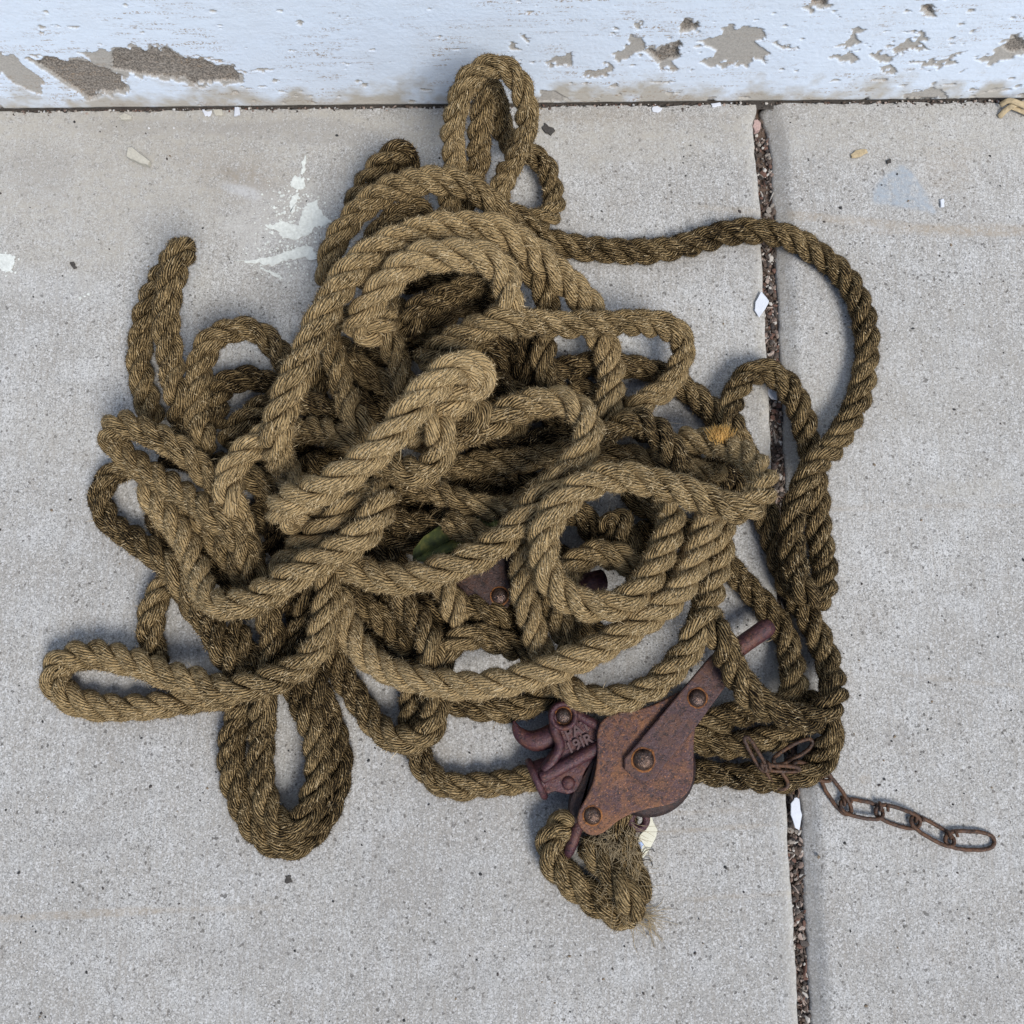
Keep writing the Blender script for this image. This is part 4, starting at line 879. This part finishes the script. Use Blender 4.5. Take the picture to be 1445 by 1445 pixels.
flake('stone_chip', [(1327, 282), (1332, 280), (1333, 290), (1328, 292)], M_FLAKE, .0003, .002, 'tiny white stone chip beside the grey-blue stain', 'stone chip', seed=18, rough=.4)
# dried leaf curled at the top right corner
dl = tag(empty('dry_leaf', tuple(G(1432, 150, 0))), 'curled dry straw-coloured leaf at the wall foot in the corner', 'dry leaf')
for pts in ([(1412, 148, .004), (1424, 142, .009), (1438, 146, .010), (1452, 152, .005)], [(1410, 165, .001), (1420, 155, .005), (1432, 148, .008), (1450, 145, .006)], [(1425, 150, .005), (1440, 156, .004), (1455, 163, .002)]):
    tube_obj('leaf_blade', catmull(np.array([G(*p) for p in pts]), 6), .0026, M_STRAW, dl, off=tuple(G(1432, 150, 0)), seg=8, flat=.35)
# cream tag by the block
flake('tag', [(908, 1138), (917, 1145), (922, 1160), (928, 1171), (924, 1185), (917, 1198), (905, 1215), (900, 1208), (899, 1190), (903, 1178), (912, 1170)], M_TAG, .0006, .0012, 'cream tag with a blue mark lying against the rope end below the block', 'tag', seed=19, rough=.3)
tg = bpy.data.objects['tag']
pr = plate_obj('blue_mark', rough_poly([(901, 1189), (906, 1187), (909, 1192), (904, 1199), (900, 1199)], .6, 4, 3), .0020, .0022, M_BLUE, tg, tuple(tg.location), bevel=0)
for pts in ([(900, 1204, .003), (906, 1206, .003), (912, 1200, .004), (920, 1199, .003), (924, 1202, .001)], [(903, 1216, .002), (912, 1213, .003), (919, 1215, .003), (921, 1222, .001)]):
    o_ = tube_obj('wire_end', catmull(np.array([G(*p) for p in pts]), 6), .0004, M_CRUMB, tg, off=tuple(tg.location), seg=6)
# green leaf in the heap
lf = tag(empty('leaf', tuple(G(640, 760, .06))), 'green leaf with a yellow edge caught in the middle of the rope heap', 'leaf')
lp = np.array([(582, 792), (583, 776), (598, 757), (622, 741), (650, 731), (690, 730), (722, 742), (700, 758), (660, 770), (625, 783), (600, 793)], float)
mid = np.array([(580, 792), (640, 758), (722, 742)], float)
Vl, Fl = [], []
for i, p in enumerate(lp):
    c = mid[np.argmin(np.hypot(*(np.array([np.linspace(582, 720, 30), np.interp(np.linspace(582, 720, 30), mid[:, 0], mid[:, 1])]) - p[:, None])))] if False else np.array((np.clip(p[0], 590, 712), np.interp(np.clip(p[0], 590, 712), mid[:, 0], mid[:, 1])))
    for z_, q_ in ((.066, p), (.058, c), (.0652, p), (.0572, c)): Vl.append(G(q_[0], q_[1], z_ - .0008 * (q_[0] - 640) / 20))
n_ = len(lp)
for i in range(n_):
    j = (i + 1) % n_; Fl += [(i * 4, i * 4 + 1, j * 4 + 1, j * 4), (i * 4 + 2, j * 4 + 2, j * 4 + 3, i * 4 + 3), (i * 4, j * 4, j * 4 + 2, i * 4 + 2)]
link('blade', mesh_np('blade', np.array(Vl) - G(640, 760, .06), [np.array(Fl)]), M_LEAF, lf)
tube_obj('midrib', np.array([G(x, y, .0595) for x, y in ((588, 788), (640, 758), (712, 744))]), .0008, M_LEAF, lf, off=tuple(G(640, 760, .06)), seg=6)

# spilt white paint on the slab
def splash(polys, dots, seed):
    k = 0
    for P in polys:
        o = plate_obj('paint_splash', rough_poly(P, 1.3, seed + k, 5), .0002 - k * .00002, .0008 + k * .00004, M_SPLAT, pavement, bevel=0); k += 1
    Vs, Fs, o = [], [], 0
    r = np.random.default_rng(seed)
    for cx, cy, sx, sy, n in dots:
        for a in range(n):
            x, y = cx + r.normal(0, sx), cy + r.normal(0, sy); rad = abs(r.normal(.6, .7)) + .4
            t = np.linspace(0, 2 * PI, 8, endpoint=False); rr = rad * r.uniform(.6, 1.2, 8)
            V = [G(x + rr[i] * math.cos(t[i]), y - rr[i] * math.sin(t[i]), .00085) for i in range(8)] + [G(x, y, .0011)]
            Vs += V; Fs += [(o + i, o + (i + 1) % 8, o + 8) for i in range(8)]; o += 9
    tag(link('paint_spatter', mesh_np('paint_spatter', np.array(Vs), [np.array(Fs)]), M_SPLAT, pavement), kind='stuff')
splash([[(374, 318), (388, 316), (398, 312), (410, 316), (422, 318), (426, 300), (432, 288), (446, 282), (450, 292), (456, 306), (470, 312), (456, 318), (442, 322), (434, 332), (418, 338), (400, 336), (392, 326)],
        [(410, 258), (416, 248), (428, 250), (431, 262), (424, 268), (412, 264)], [(424, 246), (430, 220), (432, 219), (429, 244)], [(409, 298), (412, 276), (422, 272), (420, 284), (414, 300)],
        [(330, 368), (380, 364), (400, 356), (430, 346), (444, 350), (436, 362), (400, 368), (384, 376), (360, 372)], [(365, 376), (392, 386), (394, 392), (372, 382)], [(-8, 362), (8, 358), (20, 360), (20, 374), (10, 384), (-8, 378)], [(426, 352), (446, 356), (452, 364), (434, 366)]],
       [(420, 300, 24, 22, 240), (415, 360, 34, 13, 220), (425, 322, 30, 8, 110), (10, 372, 9, 9, 40), (400, 386, 26, 10, 30), (125, 418, 6, 3, 6)], 40)

# gravel in the joint, crumbs along the wall foot, grit on the slabs
def stones(name, spots, mat_=M_GRIT):
    ico = bmesh.new(); bmesh.ops.create_icosphere(ico, subdivisions=1, radius=1.0)
    iv = np.array([v.co for v in ico.verts]); jf = np.array([[v.index for v in f.verts] for f in ico.faces]); ico.free()
    Vs, Fs, Cs, o = [], [], [], 0
    for (x, y, z, sx, sy, sz, rot, col) in spots:
        v = iv * rng.uniform(.7, 1.25, (len(iv), 1)) * (sx, sy, sz); c, s_ = math.cos(rot), math.sin(rot)
        v = np.stack((v[:, 0] * c - v[:, 1] * s_ + x, v[:, 0] * s_ + v[:, 1] * c + y, v[:, 2] + z), 1)
        Vs.append(v); Fs.append(jf + o); Cs.append(np.tile((*col, 1.0), (len(iv), 1))); o += len(iv)
    me = mesh_np(name, np.vstack(Vs), [np.vstack(Fs)], smooth=False); attr(me, 'tint', 'FLOAT_COLOR', np.vstack(Cs))
    return tag(link(name, me, mat_), kind='stuff')
PAL = [(.07, .05, .04), (.11, .08, .062), (.20, .145, .12), (.34, .27, .23), (.50, .47, .43), (.04, .033, .03), (.14, .075, .055), (.25, .22, .19), (.08, .066, .058), (.06, .045, .036), (.10, .072, .056)]
sp = []
for a in range(2600):
    y_ = rng.uniform(160, 1470); xl, xr = joint_x(JL, y_), joint_x(JR, y_); t = rng.uniform(.04, .96)
    p_ = G(xl + (xr - xl) * t, y_, 0); r_ = abs(rng.normal(.0009, .0007)) + .00035
    el = rng.uniform(1, 1.9) if rng.random() < .8 else rng.uniform(2.5, 5)
    sp.append((p_[0], p_[1], -.0128 + rng.uniform(0, .0045), r_ * (1 if el < 2.2 else .5), r_ * el * (1 if el < 2.2 else .7), r_ * .8, rng.normal(0, .7), PAL[rng.integers(len(PAL))]))
stones('gravel', sp)
sp = []
for a in range(1000):
    x_ = rng.uniform(-.55, .57); y_ = wall_y(x_) - rng.gamma(1.4, .0012); r_ = abs(rng.normal(.0005, .0004)) + .00025
    c_ = PAL[rng.integers(len(PAL))] if rng.random() < .9 else (.5, .5, .5)
    sp.append((x_, y_, -.002 + rng.uniform(0, .0025), r_, r_ * 1.3, r_ * .8, rng.uniform(0, 3), c_))
stones('dirt_crumbs', sp)
sp = []
for a in range(520):
    px_, py_ = rng.uniform(0, 1445), rng.uniform(165, 1445); x_, y_, _ = G(px_, py_)
    if joint_x(JL, py_) - 8 < px_ < joint_x(JR, py_) + 8: continue
    r_ = abs(rng.normal(.00045, .0003)) + .0003
    c_ = [(.03, .03, .03), (.06, .05, .045), (.6, .6, .6), (.2, .15, .1)][rng.choice(4, p=(.45, .2, .2, .15))]
    sp.append((x_, y_, .0003, r_, r_ * rng.uniform(1, 1.6), r_ * .7, rng.uniform(0, 3), c_))
stones('grit', sp)
